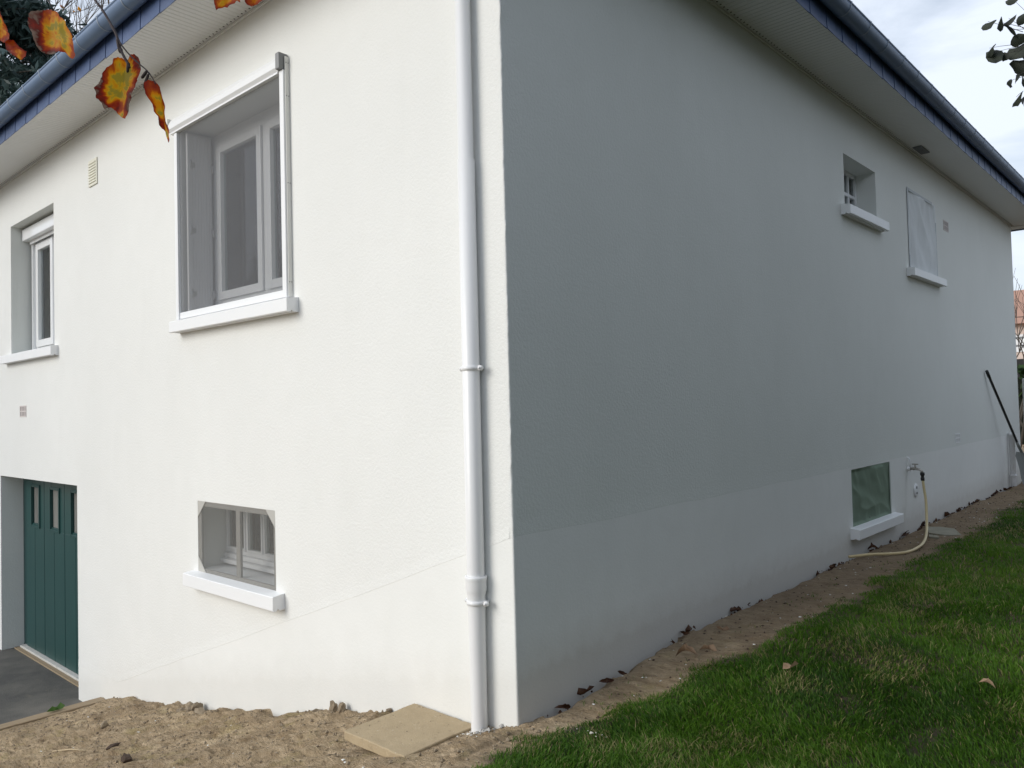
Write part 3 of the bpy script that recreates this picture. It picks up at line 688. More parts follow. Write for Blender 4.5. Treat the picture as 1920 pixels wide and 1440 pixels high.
brick_vent('x', -7.235, -7.02, 1.495, 1.62, 4, 'pale pink slotted brick vent above the garage door')
brick_vent('y', 7.80, 8.03, 3.475, 3.60, 4, 'slotted brick vent right of the taped window')


brick_vent('y', 7.93, 8.16, .895, 1.01, 5, 'faint white painted vent low on the side wall', M_SILL, (.55, .55, .53))
# eaves ---------------------------------------------------------------
def soffit_board(axis):
    mb = MB(); st = .05; n = 5; z0 = 0
    prf = [(0, 0), (.004, .006), (.008, 0), (.046, 0)]
    for k in range(n):
        u = k * st
        for (a, za), (b, zb) in zip([(u, 0), (u + .004, .005), (u + .009, 0)], [(u + .004, .005), (u + .009, 0), (u + st, 0)]):
            vs = [(a, -OV, za), (b, -OV, zb), (b, 0, zb), (a, 0, za)]
            mb.add(vs, [(0, 3, 2, 1)], 0)
        # air slot near the wall
        mb.add([(u + .018, -.038, -.0006), (u + .030, -.038, -.0006), (u + .030, -.026, -.0006), (u + .018, -.026, -.0006)], [(0, 3, 2, 1)], 1)
    mb.box(0, .25, -OV, 0, .0062, .010)
    me = mb
    if axis == 'y': me.v = [(-y, x, z) for x, y, z in me.v]
    return me
src = soffit_board('x').build('soffit_board', [M_SOFF, M_DARK], house); src.location = (-.25, 0, ZS)
for k in range(1, 49): link_copy(src, (-.25 * k, 0, 0), house)
src = soffit_board('y').build('soffit_board', [M_SOFF, M_DARK], house); src.location = (0, 0, ZS)
for k in range(1, 48): link_copy(src, (0, .25 * k, 0), house)
cnr = MB(); cnr.box(0, OV, -OV, 0, ZS, ZS + .01); cnr.box(-.004, .004, -OV, -.001, ZS - .004, ZS + .001); 
cnr.box(0, OV, 11.95, YB + OV, ZS, ZS + .01); cnr.box(XW - OV, -.001, YB, YB + OV, ZS, ZS + .01); cnr.build('soffit_corner', M_SOFF, house)
tr = MB(); tr.bbox(XW, -.0, -.016, -.0005, ZS - .018, ZS - .001, .004); tr.bbox(.0005, .016, 0., YB, ZS - .018, ZS - .001, .004); tr.build('soffit_trim', M_SOFF, house)
sv = MB(); sv.bbox(.055, .145, 6.44, 6.76, ZS - .012, ZS - .0005, .004, 0)
for k in range(9): sv.bbox(.065, .135, 6.46 + k * .033, 6.474 + k * .033, ZS - .018, ZS - .010, .002, 1)
sv.build('soffit_vent', [mat('vent_grey', (.20, .21, .22), .6), M_GREY], house)
fb_ = MB(); fb_.box(XW - .02, OV - .006, -OV - .0, -OV + .02, ZS + .011, ZS + .27); fb_.box(OV - .02, OV, -OV + .021, YB + OV, ZS + .011, ZS + .27)
fb_.box(XW - OV, OV - .021, YB + OV - .02, YB + OV, ZS - .02, ZS + .27); fb_.box(OV + .0, OV + .012, 11.6, YB + OV, ZS - .02, ZS + .02)
fb_.build('fascia_board', mat('fascia_backing', (.05, .06, .09), .7), house)
def slate(axis):
    mb = MB(); z0, z1 = ZS - .012, ZS + .262
    vs = [(0, -.004, z1), (0, -.014, z0), (.152, -.0125, z0 - .001), (.316, -.018, z0), (.316, -.009, z1), (0, .0005, z1), (0, -.007, z0), (.316, -.011, z0), (.316, -.003, z1)]
    mb.add(vs, [(0, 1, 2), (0, 2, 4), (2, 3, 4), (1, 6, 7, 3, 2), (0, 5, 6, 1), (4, 3, 7, 8), (5, 0, 4, 8)])
    if axis == 'y': mb.v = [(-y, .313 - x, z) for x, y, z in mb.v]
    return mb
src = slate('x').build('slate', M_SLATE, house); src.location = (.42 - .31, -OV, 0)
for k in range(1, 40):
    c = link_copy(src, (-.31 * k, 0, random.uniform(-.003, .003)), house)
src = slate('y').build('slate', M_SLATE, house); src.location = (OV, -.42 + .03, 0)
for k in range(1, 40):
    c = link_copy(src, (0, .31 * k, random.uniform(-.003, .003)), house)
# half-round gutters with beaded lip
OC, ZC, RG = .074, ZS + .172, .066
def gutter(axis, u0, u1):
    mb = MB(); prf = []
    for k in range(17):
        a = math.pi + math.pi * k / 16; prf.append((OC + RG * math.cos(a), ZC + RG * math.sin(a)))
    for k in range(9):
        a = -math.pi / 2 + 2 * math.pi * .85 * k / 8; prf.append((OC + RG - .002 + .009 * math.cos(a), ZC + .010 + .009 * math.sin(a)))
    us = np.arange(u0, u1 + .01, .5); vs = []
    for i, u in enumerate(us):
        dzz = math.sin(i * .37) * .0012; ddo = 0
        for o, z in prf: vs.append((u, -OV - o - ddo, z + dzz) if axis == 'x' else (OV + o + ddo, u, z + dzz))
    m_ = len(prf)
    mb.add(vs, [(i * m_ + k, i * m_ + k + 1, (i + 1) * m_ + k + 1, (i + 1) * m_ + k) for i in range(len(us) - 1) for k in range(m_ - 1)], 0, True)
    return mb.build('gutter', M_ZINC, house)
gF = gutter('x', XW - .2, OV + OC); gS = gutter('y', -OV - OC, YB + OV)
def bracket(axis):
    mb = MB(); vs = []
    pr = [(OC + (RG + .0028) * math.cos(a), ZC + (RG + .0028) * math.sin(a)) for a in np.linspace(math.pi, 2 * math.pi, 15)]
    pr += [(OC + RG + .0095, ZC + .012), (OC + RG - .001, ZC + .025), (OC + RG - .020, ZC + .022)]
    for u in (-.006, -.002, .002, .006):
        bulge = .0022 if abs(u) < .004 else 0
        for k, (o, z) in enumerate(pr):
            a = np.linspace(math.pi, 2 * math.pi, 15)[min(k, 14)]
            o2, z2 = o + bulge * math.cos(a), z + bulge * math.sin(a)
            vs.append((u, -OV - o2, z2) if axis == 'x' else (OV + o2, u, z2))
    m_ = len(pr)
    mb.add(vs, [(i * m_ + k, i * m_ + k + 1, (i + 1) * m_ + k + 1, (i + 1) * m_ + k) for i in range(3) for k in range(m_ - 1)], 0, True)
    return mb
b0 = bracket('x').build('gutter_bracket', M_ZINC_LIT, gF); b0.location.x = -.055
for k in range(1, 29): link_copy(b0, (-.42 * k, 0, 0), gF)
b0 = bracket('y').build('gutter_bracket', M_ZINC_LIT, gS); b0.location.y = -.20
for k in range(1, 30): link_copy(b0, (0, .42 * k, 0), gS)
# hip roof
M_ROOF = slate_mat('roof_slate', (.06, .075, .11), (.10, .12, .16))
bk = M_ROOF.node_tree
rf = MB(); zr = ZS + .275; o_ = OV + .03
c0 = [(XW - o_, -o_, zr), (o_, -o_, zr), (o_, YB + o_, zr), (XW - o_, YB + o_, zr)]
hgt = 3.0; r0, r1 = (XW + 6.2, YB / 2, zr + hgt), (-6.2, YB / 2, zr + hgt)
rf.add(c0 + [r0, r1], [(0, 1, 5, 4), (1, 2, 5), (2, 3, 4, 5), (3, 0, 4)]); rf.add(c0, [(3, 2, 1, 0)])
rf.build('roof', M_ROOF, house)

# downpipe --------------------------------------------------------------
dp = MB(); PX, PYY, PR = -.200, -.050, .0385
dp.lathe([(PR - .001, ZS + .1), (PR - .001, 2.662), (PR + .0035, 2.660), (PR + .0035, .60)], (PX, PYY, 0), 32)
pipe = dp.build('downpipe', M_PIPE, house); pipe['label'] = 'white round downpipe on the front wall beside the corner'
sk = MB(); sk.lathe([(PR + .004, .671), (PR + .013, .673), (PR + .0155, .665), (PR + .0135, .653), (PR + .012, .643), (PR + .012, .612), (PR + .009, .597), (PR + .0045, .580), (PR + .0040, .51), (PR + .002, .43), (PR, -.25)], (PX, PYY, 0), 32)
sk.build('socket', M_PIPE, pipe)
ZC1 = 1.655
def clip(z):
    c = MB(); c.lathe([(PR + .0035, z - .011), (PR + .009, z - .009), (PR + .0095, z + .009), (PR + .0035, z + .011)], (PX, PYY, 0), 32)
    for s in (-1, 1):
        c.tube([(PX + s * (PR + .022), PYY - .004, z), (PX + s * (PR + .022), PYY + .010, z)], .013, 14)
        c.tube([(PX + s * (PR + .024), PYY - .012, z), (PX + s * (PR + .024), PYY - .003, z)], .006, 8)
        c.box(*(sorted((PX + s * PR, PX + s * (PR + .024))) + [PYY - .001, PYY + .007, z - .009, z + .009]))
    c.tube([(PX + .035, PYY + .01, z), (PX + .035, .01, z)], .006, 8)
    return c
c1 = clip(ZC1); c1.build('pipe_clip', M_PIPE, pipe)
c1 = clip(.547); c1.build('pipe_clip', M_PIPE, pipe)
# short capped pipe near the far end of the side wall
fp = MB(); fp.lathe([(.040, .0), (.040, .86), (.047, .862), (.047, .90), (.0, .905)], (.055, 10.93, 0), 20); fp.lathe([(.043, .25), (.049, .255), (.049, .28), (.043, .285)], (.055, 10.93, 0), 20)
fo = fp.build('waste_pipe', M_PIPE, house); fo['label'] = 'short capped white pipe near the far end of the side wall'

# wall tap and plate
tapo = MB(); TY = 6.0
tapo.tube([(.0, TY, .845), (.018, TY, .84), (.024, TY, .825), (.024, TY, .74)], .009, 8, 1); tapo.tube([(.0, TY, .735), (.028, TY, .735)], .022, 12, 1)
tapo.tube([(.02, TY, .735), (.075, TY, .735), (.115, TY, .73), (.135, TY, .715), (.14, TY, .695)], [.012, .013, .013, .012, .013], 10)
tapo.tube([(.075, TY, .735), (.075, TY, .775)], .009, 8); tapo.bbox(.045, .105, TY - .006, TY + .006, .775, .788, .003); tapo.tube([(.052, TY, .735), (.064, TY, .735)], .017, 6)
to = tapo.build('wall_tap', [M_BRASS, M_SILL], house)
pl = MB(); pl.lathe([(0., .012), (.060, .012), (.070, .007), (.072, .0)], (0.003, 6.245, .49), 28, 0, 'X')
po = pl.build('wall_plate', M_SILL, house); po['label'] = 'round white plate with two slots below the tap'
ph_ = MB()
for z in (.46, .52): ph_.bbox(.0145, .0165, 6.222, 6.268, z - .012, z + .012, .001)
ph_.build('slot', M_GREY, po)

# ------------------------------------------------------------------ other things
def gz(x, y): return float(ground_z(np.array([x]), np.array([y]))[0])
# garden hose
def catmull(P, n=10):
    P = [Vector(p) for p in P]; P = [P[0] * 2 - P[1]] + P + [P[-1] * 2 - P[-2]]; out = []
    for i in range(1, len(P) - 2):
        for k in range(n):
            t = k / n; a, b, c, d = P[i - 1:i + 3]
            out.append(.5 * ((2 * b) + (c - a) * t + (2 * a - 5 * b + 4 * c - d) * t * t + (3 * b - a - 3 * c + d) * t ** 3))
    return out + [P[-2]]
hz = thing('garden_hose', 'cream yellow garden hose hanging from the wall tap and curling onto the soil', 'hose', (.2, 5.5, gz(.2, 5.5)))
hp = catmull([(.14, 6.0, .64), (.150, 5.99, .56), (.172, 5.96, .43), (.190, 5.90, .30), (.225, 5.76, .19), (.30, 5.45, .165), (.375, 5.10, .160), (.415, 4.80, .158), (.40, 4.52, .152), (.31, 4.36, .150), (.19, 4.24, .150), (.05, 4.11, .135)])
mb = MB(); mb.tube(hp, .0125, 10); mb.build('hose', M_HOSE, hz)
mb = MB(); mb.lathe([(.008, .70), (.021, .70), (.021, .672), (.015, .668), (.015, .650), (.019, .646), (.018, .618), (.010, .615)], (.14, 6.0, 0), 14); mb.build('connector', M_BLACK, hz)

# shovel
sh = thing('shovel', 'long black handled shovel leaning on the far end of the shaded wall', 'shovel', (.30, 10.5, gz(.3, 10.5)))
a, b = Vector((.03, 9.62, 1.80)), Vector((.20, 10.62, .70))
mb = MB(); mb.tube([a, a.lerp(b, .06), a.lerp(b, .1), b], [.020, .021, .017, .0165], 12); mb.build('handle', mat('black_paint', (.012, .013, .013), .35), sh)
dr = (b - a).normalized(); M_SH = mat('worn_steel', (.30, .31, .30), .45, metal=.6)
mb = MB(); mb.tube([b - dr * .12, b, b + dr * .08 + Vector((.0, .02, 0)), b + dr * .15 + Vector((.02, -.01, -.01))], [.020, .021, .020, .016], 12); mb.build('socket', M_SH, sh)
bl = MB(); n_ = 9; vs = []
ax = (Vector((.345, 10.36, gz(.34, 10.4) + .01)) - (b + dr * .10)); wv = Vector((.75, -.66, 0.0)).normalized(); nv = ax.cross(wv).normalized()
for s_ in (0, 1):
    for i in range(n_):
        t = i / (n_ - 1); hw = .105 * (min(1, t * 5 + .55) * (1 if t < .65 else math.sqrt(max(0.02, 1 - ((t - .65) / .36) ** 2))))
        for j in range(7):
            q = j / 3 - 1; p = b + dr * .10 + ax * t + wv * hw * q + nv * (.035 * q * q - .03 * math.sin(t * 3.1)) + nv * .002 * s_; vs.append(p)
fs = []
for s_ in (0, 1):
    o0 = s_ * n_ * 7
    for i in range(n_ - 1):
        for j in range(6):
            f = (o0 + i * 7 + j, o0 + i * 7 + j + 1, o0 + (i + 1) * 7 + j + 1, o0 + (i + 1) * 7 + j); fs.append(f if s_ else f[::-1])
bl.add(vs, fs, 0, True); bl.build('blade', M_SH, sh)

# concrete slab against the wall
def rough_slab(x0, x1, y0, y1, zt, th, seed, n=26):
    bm = bmesh.new(); bmesh.ops.create_cube(bm, size=1)
    for v_ in bm.verts: v_.co = Vector(((x0 + x1) / 2 + v_.co.x * (x1 - x0), (y0 + y1) / 2 + v_.co.y * (y1 - y0), zt - th / 2 + v_.co.z * th))
    bmesh.ops.bevel(bm, geom=bm.edges[:], offset=.004, segments=1, affect='EDGES')
    bmesh.ops.subdivide_edges(bm, edges=[e_ for e_ in bm.edges if e_.calc_length() > .1], cuts=n, use_grid_fill=True)
    for v_ in bm.verts:
        q = vnoise(np.array([v_.co.x * 30. + v_.co.z * 40]), np.array([v_.co.y * 30.]), seed)[0] - .5
        q2 = vnoise(np.array([v_.co.x * 7. + 3]), np.array([v_.co.y * 7. + v_.co.z * 30]), seed + 3)[0] - .5
        v_.co += Vector((q2 * .008, q * .008, q * .0025))
    bm.verts.index_update()
    m_ = MB(); m_.add([v_.co[:] for v_ in bm.verts], [[v_.index for v_ in f.verts] for f in bm.faces], 0, False); bm.free(); return m_
sl = rough_slab(-.712, -.262, -.455, -.012, -.056, .045, 5)
so = sl.build('concrete_slab', M_CONC, loc=(-.487, -.233, -.10)); tag(so, 'square sandy concrete slab on the soil against the white wall by the downpipe', 'slab')
r7 = np.random.default_rng(77); ps_ = np.stack([r7.uniform(-.70, -.27, 130), r7.uniform(-.45, -.02, 130)], 1); ps_ = ps_[fbm(ps_[:, 0] * 8, ps_[:, 1] * 8, 2, 5) > .48]
cb_ = MB()
for x, y in ps_:
    q = r7.uniform(.0012, .0042); cb_.add([(x - q, y, -.0565), (x, y - q, -.0565), (x + q, y, -.0565), (x, y + q, -.0565), (x + q * .2, y, -.0565 + q)], [(0, 1, 4), (1, 2, 4), (2, 3, 4), (3, 0, 4)])
tag(cb_.build('soil_grit', M_STONE, kind='stuff'), 'grit and crumbs strewn over the concrete slab', 'grit')
ft = MB(); pts = [(.14, 6.03), (.26, 6.10), (.40, 6.05), (.545, 5.68), (.42, 5.60), (.27, 5.66)]
zf = gz(.35, 5.9) + .022
ft.add([(x, y, zf) for x, y in pts] + [(x, y, zf - .03) for x, y in pts], [tuple(range(5, -1, -1)), tuple(range(6, 12))] + [(k, (k + 1) % 6, 6 + (k + 1) % 6, 6 + k) for k in range(6)])
tag(ft.build('flagstone', M_FLAG, loc=(.33, 5.85, zf)), 'pale flat broken flagstone on the soil behind the hose', 'stone')
fs2 = MB(); pts = [(.30, 5.54), (.38, 5.52), (.42, 5.42), (.33, 5.42)]; zf = gz(.36, 5.5) + .015
fs2.add([(x, y, zf) for x, y in pts] + [(x, y, zf - .02) for x, y in pts], [(3, 2, 1, 0), (4, 5, 6, 7)] + [(k, (k + 1) % 4, 4 + (k + 1) % 4, 4 + k) for k in range(4)])
tag(fs2.build('flagstone', M_FLAG, loc=(.36, 5.47, zf)), 'small pale stone chip in front of the broken flagstone', 'stone')

# edging board between drive and soil
eb = rough_slab(-4.985, -4.872, -6.0, -.003, -.995, .16, 15, 34)
tag(eb.build('edging_board', M_TIMBER, loc=(-4.93, -3, -1.15)), 'weathered brown edging board between the asphalt drive and the soil bank', 'edging')

# stones and clods
def stone(x, y, sx, sy, sz, seed, label, cat='stone', m=M_STONE, zoff=0, name='stone', group=None):
    bm = bmesh.new(); bmesh.ops.create_icosphere(bm, subdivisions=2, radius=1); r_ = random.Random(seed)
    z = gz(x, y); rz = Matrix.Rotation(r_.uniform(0, 6.28), 3, 'Z')
    vs = []
    for v_ in bm.verts:
        f = 1 + (r_.random() - .5) * .55; q = rz @ Vector((v_.co.x * sx * f, v_.co.y * sy * f, v_.co.z * sz * f)); vs.append((x + q.x, y + q.y, z + q.z + sz * .35 + zoff))
    bm.verts.index_update(); m_ = MB(); m_.add(vs, [[v_.index for v_ in f.verts] for f in bm.faces]); bm.free()
    return tag(m_.build(name, m, loc=(x, y, z)), label, cat, group)
G1 = 'loose clods and stones on the soil bank'
stone(-1.395, -.045, .030, .022, .042, 1, 'upright brown clod at the wall foot, left one of the touching pair', group=G1)
stone(-1.315, -.040, .026, .022, .030, 2, 'squat brown clod at the wall foot, right one of the touching pair', group=G1)
stone(-1.58, -.04, .045, .02, .022, 3, 'dark flat clod on the soil left of the upright clods', group=G1)
stone(-.92, -.02, .020, .014, .014, 4, 'small dark red lump on the soil just left of the slab', group=G1)
for q, (cx_, cy_, a1, a2, a3) in enumerate([(-3.14, -.07, .050, .030, .034), (-3.05, -.06, .042, .03, .044), (-2.96, -.08, .055, .03, .028), (-3.22, -.09, .035, .025, .02)]):
    stone(cx_, cy_, a1, a2, a3, 50 + q, ['second from the left of four heaped dark clods at the white wall', 'tallest of four heaped dark clods at the white wall', 'widest of four heaped dark clods, at their right end', 'smallest of four heaped dark clods, at their left end'][q], group='heap of dark clods')
stone(-2.80, -.72, .055, .026, .018, 6, 'dark brown wedge of bark lying mid slope', 'bark', mat('dark_bark', (.06, .038, .025), .95), name='bark_piece')
stone(-3.55, -.50, .035, .02, .03, 7, 'brown stone standing up near the edging board', group=G1)
stone(-3.95, -.52, .05, .025, .02, 8, 'pale split stone nearest the edging board', group=G1, m=M_CONC)
stone(-1.58, -.98, .045, .024, .010, 9, 'flat grey shard of slate at the bottom of the soil slope', 'shard', mat('grey_shard', (.22, .22, .215), .8), name='slate_shard')
stone(-2.25, -.86, .06, .025, .022, 12, 'dark curled clump on the lower slope', group=G1, m=bpy.data.materials['dark_bark'])
stk = MB(); stk.tube([(-3.25, -.93, gz(-3.25, -.93) + .012), (-3.05, -.88, gz(-3.05, -.88) + .02), (-2.90, -.85, gz(-2.9, -.85) + .012)], [.004, .005, .003], 6)
tag(stk.build('stick', M_STRAW, loc=(-3.05, -.88, gz(-3.05, -.88))), 'thin pale stick lying on the soil bank', 'stick')

# leaves lying about
def ground_leaf(x, y, size, seed, label, m, group, tilt=.3, up=.0, name='dry_leaf', z=None, tint=(.2, .9)):
    r_ = random.Random(seed); n = 12; mb = MB(); z = gz(x, y) if z is None else z
    rot = Matrix.Rotation(r_.uniform(0, 6.28), 3, 'Z') @ Matrix.Rotation(r_.uniform(-tilt, tilt) + up, 3, 'X') @ Matrix.Rotation(r_.uniform(-tilt, tilt), 3, 'Y')
    vs = [(0, 0, 0)]; fs = []
    for rr in (.5, 1.):
        for k in range(n):
            a_ = 2 * math.pi * k / n; rad = size * rr * (1 + .45 * math.cos(2 * a_) + (r_.random() - .5) * .35 + (.28 if k % 3 == 0 else -.1))
            vs.append((rad * math.cos(a_) * .62, rad * math.sin(a_) * .42, (math.sin(a_ * 2 + seed) * .35 + abs(math.sin(a_)) * .5) * rad * rr))
    fs += [(0, 1 + k, 1 + (k + 1) % n) for k in range(n)] + [(1 + k, 1 + n + k, 1 + n + (k + 1) % n, 1 + (k + 1) % n) for k in range(n)]
    pts = [rot @ Vector(v_) for v_ in vs]; zm = min(p.z for p in pts) if up == 0 else min(p.z for p in pts) * .7
    mb.add([(x + p.x, y + p.y, z + p.z - zm + .001) for p in pts], fs, 0, True, [r_.uniform(*tint) for _ in vs])
    return tag(mb.build(name, m, loc=(x, y, z)), label, 'leaf', group)
GL = 'dark dead leaves caught in the gap along the side wall'
for i, (y, s_, lab) in enumerate([(.30, .050, 'reddish dead leaf in the wall gap nearest the corner'), (.47, .062, 'large near-black curled leaf in the wall gap'), (.66, .050, 'dark leaf standing in the wall gap behind the near-black one'),
                                 (.80, .040, 'orange brown leaf tip against the wall next to the pale straw'), (1.45, .045, 'two-lobed dark leaf halfway along the soil strip gap'), (1.30, .032, 'flat dark leaf lying in the gap before the two-lobed leaf'),
                                 (2.10, .060, 'pointed brown leaf leaning on the shaded wall'), (2.26, .045, 'small dark leaf just beyond the pointed brown leaf')]):
    ground_leaf(.03 + .008 * (i % 2), y, s_ * .8, 100 + i, lab, M_DRY, GL, .5, 1.1, z=gz(.07, y) - .012)
for i, (y, s_, lb) in enumerate([(4.75, .055, 'dark dead leaf on the soil under the basement sill'), (5.75, .07, 'black curled leaf in the wall foot hole behind the hose'), (7.3, .065, 'dark leaf at the wall foot behind the flagstone'), (10.5, .09, 'dark leaf against the foot of the capped white pipe')]):
    ground_leaf(.035, y, s_, 130 + i, lb, M_DRY, GL, .5, .9, z=gz(.07, y) - .012)
ground_leaf(.86, 1.02, .038, 160, 'curled pinkish tan oak leaf resting on the lawn', M_DRYP, None, .4, name='oak_leaf', z=gz(.86, 1.02) + .035, tint=(.4, .9))
ground_leaf(1.63, 1.30, .030, 161, 'tan leaf on the lawn at the right edge', M_DRYP, None, .4, name='oak_leaf', z=gz(1.63, 1.3) + .03, tint=(.4, .9))
ground_leaf(.27, 1.05, .055, 162, 'wide pale crumpled leaf on the soil strip', M_DRYP, 'pale leaves on the soil strip', .2, tint=(.1, .6))
ground_leaf(.32, 1.20, .045, 163, 'pale crumpled leaf beyond the wide one on the soil strip', M_DRYP, 'pale leaves on the soil strip', .2, tint=(.1, .6))
ground_leaf(.22, 1.55, .038, 164, 'thin pale leaf on the soil strip far from the lawn', M_DRYP, 'pale leaves on the soil strip', .2, tint=(.1, .6))
M_GL = leaf_mat('green_leaf', [(0., (.05, .12, .03)), (1., (.12, .22, .06))], .3, 20)
ground_leaf(-4.93, -.38, .075, 170, 'small green leaf lying on the edging board', M_GL, None, .1, name='green_leaf', z=-.990)
ground_leaf(-6.35, -.55, .055, 171, 'dark dead leaf lying on the asphalt drive', M_DRY, None, .3, z=-1.148)

# crumbs, chips and flakes: scattered stuff
def scatter(name, label, cat, m, pts, smin, smax, flat, seed):
    r_ = np.random.default_rng(seed); n = len(pts)
    base = np.array([(1, 0, 0), (0, 1, 0), (-1, 0, 0), (0, -1, 0), (0, 0, 1), (0, 0, -1)], float)
    fc = np.array([(0, 1, 4), (1, 2, 4), (2, 3, 4), (3, 0, 4), (1, 0, 5), (2, 1, 5), (3, 2, 5), (0, 3, 5)])
    s = r_.uniform(0, 1, n) ** 3 * (smax - smin) + smin; a = r_.uniform(0, 6.28, n); el = r_.uniform(.35, 1, n)
    j = 1 + r_.uniform(-.4, .4, (n, 6, 1)); b = base[None] * j * s[:, None, None]
    b[:, :, 1] *= el[:, None]; b[:, :, 2] *= flat
    x = b[:, :, 0] * np.cos(a)[:, None] - b[:, :, 1] * np.sin(a)[:, None]; y = b[:, :, 0] * np.sin(a)[:, None] + b[:, :, 1] * np.cos(a)[:, None]
    z0 = ground_z(pts[:, 0], pts[:, 1])
    V = np.stack([x + pts[:, 0:1], y + pts[:, 1:2], b[:, :, 2] + z0[:, None] + (s * flat * .4)[:, None]], -1).reshape(-1, 3)
    F = (np.arange(n)[:, None, None] * 6 + fc[None]).reshape(-1, 3)
    o = big_mesh(name, V, F, [m], np.repeat(r_.uniform(0, 1, n), 6), smooth=False); tag(o, label, cat, kind='stuff'); return o
n = 5200; P = np.stack([rng.uniform(-4.8, .3, n), -np.abs(rng.normal(0, 1.0, n)) - .01], 1)
P = P[(P[:, 1] > -2.2) & (P[:, 0] < lawn_edge(P[:, 1])) & ~((P[:, 0] > -.74) & (P[:, 0] < -.24) & (P[:, 1] > -.48))]
scatter('soil_crumbs', 'loose crumbs of soil over the bank below the bright wall', 'soil crumbs', M_STONE, P, .002, .014, .7, 3)
n = 1500; P2 = np.stack([rng.uniform(.01, .62, n), rng.uniform(.0, 11.5, n) ** 1.0], 1); P2 = P2[P2[:, 0] < lawn_edge(P2[:, 1]) + .05]
scatter('soil_crumbs', 'dark crumbs and grit on the soil strip by the shaded wall', 'soil crumbs', mat('dark_grit', (.09, .06, .04), .95), P2, .002, .012, .6, 4)
Pl = np.stack([np.abs(rng.normal(0, .016, 950)) + .004, rng.uniform(.15, 11.3, 950)], 1); Pl = Pl[vnoise(Pl[:, 1] * 3, Pl[:, 1] * 0, 7) > .35]
litter_ = scatter('leaf_litter', 'broken dark leaf litter filling the crack along the side wall', 'leaf litter', M_DRY, Pl, .005, .026, 1.1, 14); litter_.location.z = .012
n = 330; P3 = np.concatenate([np.stack([rng.uniform(-4.7, .2, 120), rng.uniform(-1.6, -.05, 120)], 1), np.stack([rng.uniform(.04, .6, 330), rng.uniform(.1, 9, 330)], 1), np.stack([rng.normal(-.2, .05, 60), rng.normal(-.10, .03, 60)], 1),
                     np.stack([rng.uniform(.0, .05, 160), rng.uniform(1.8, 9.0, 160)], 1)])
P3 = P3[P3[:, 0] < lawn_edge(P3[:, 1]) + .05]
scatter('paint_flakes', 'white paint flakes and splashes scattered over the soil', 'paint flakes', M_FLAKE, P3, .002, .013, .3, 5)
P4 = np.stack([rng.normal(.44, .035, 8), rng.normal(-.03, .018, 8)], 1)
o = scatter('wood_shavings', 'small heap of pale shavings on the near edge of the lawn', 'shavings', mat('pale_shaving', (.55, .52, .45), .8), P4, .004, .012, .35, 6); o.location.z = .035
# grey rubble round the foot of the downpipe
P5 = np.stack([rng.normal(PX + .05, .035, 90), rng.normal(-.055, .035, 90)], 1); P5 = P5[(np.hypot(P5[:, 0] - PX, P5[:, 1] - PYY) > .045) & (P5[:, 1] < -.006)]
scatter('pipe_rubble', 'grey mortar rubble round the foot of the downpipe', 'rubble', mat('mortar', (.40, .39, .37), .9), P5, .004, .014, .8, 8)
# straws
st_ = MB()
for k in range(150):
    if k < 60: x, y = random.uniform(-4.6, .1), random.uniform(-1.5, -.1)
    else: x, y = random.uniform(.08, .5), random.uniform(.3, 7)
    a_ = random.uniform(0, 6.28); l_ = random.uniform(.02, .07); dx, dy = math.cos(a_) * l_, math.sin(a_) * l_
    st_.tube([(x, y, gz(x, y) + .004), (x + dx / 2, y + dy / 2, gz(x + dx / 2, y + dy / 2) + .008), (x + dx, y + dy, gz(x + dx, y + dy) + .004)], .0012, 4, 0, False)
tag(st_.build('dry_straws', M_STRAW, kind='stuff'), 'dry straws and needles strewn over the bare soil', 'straw')

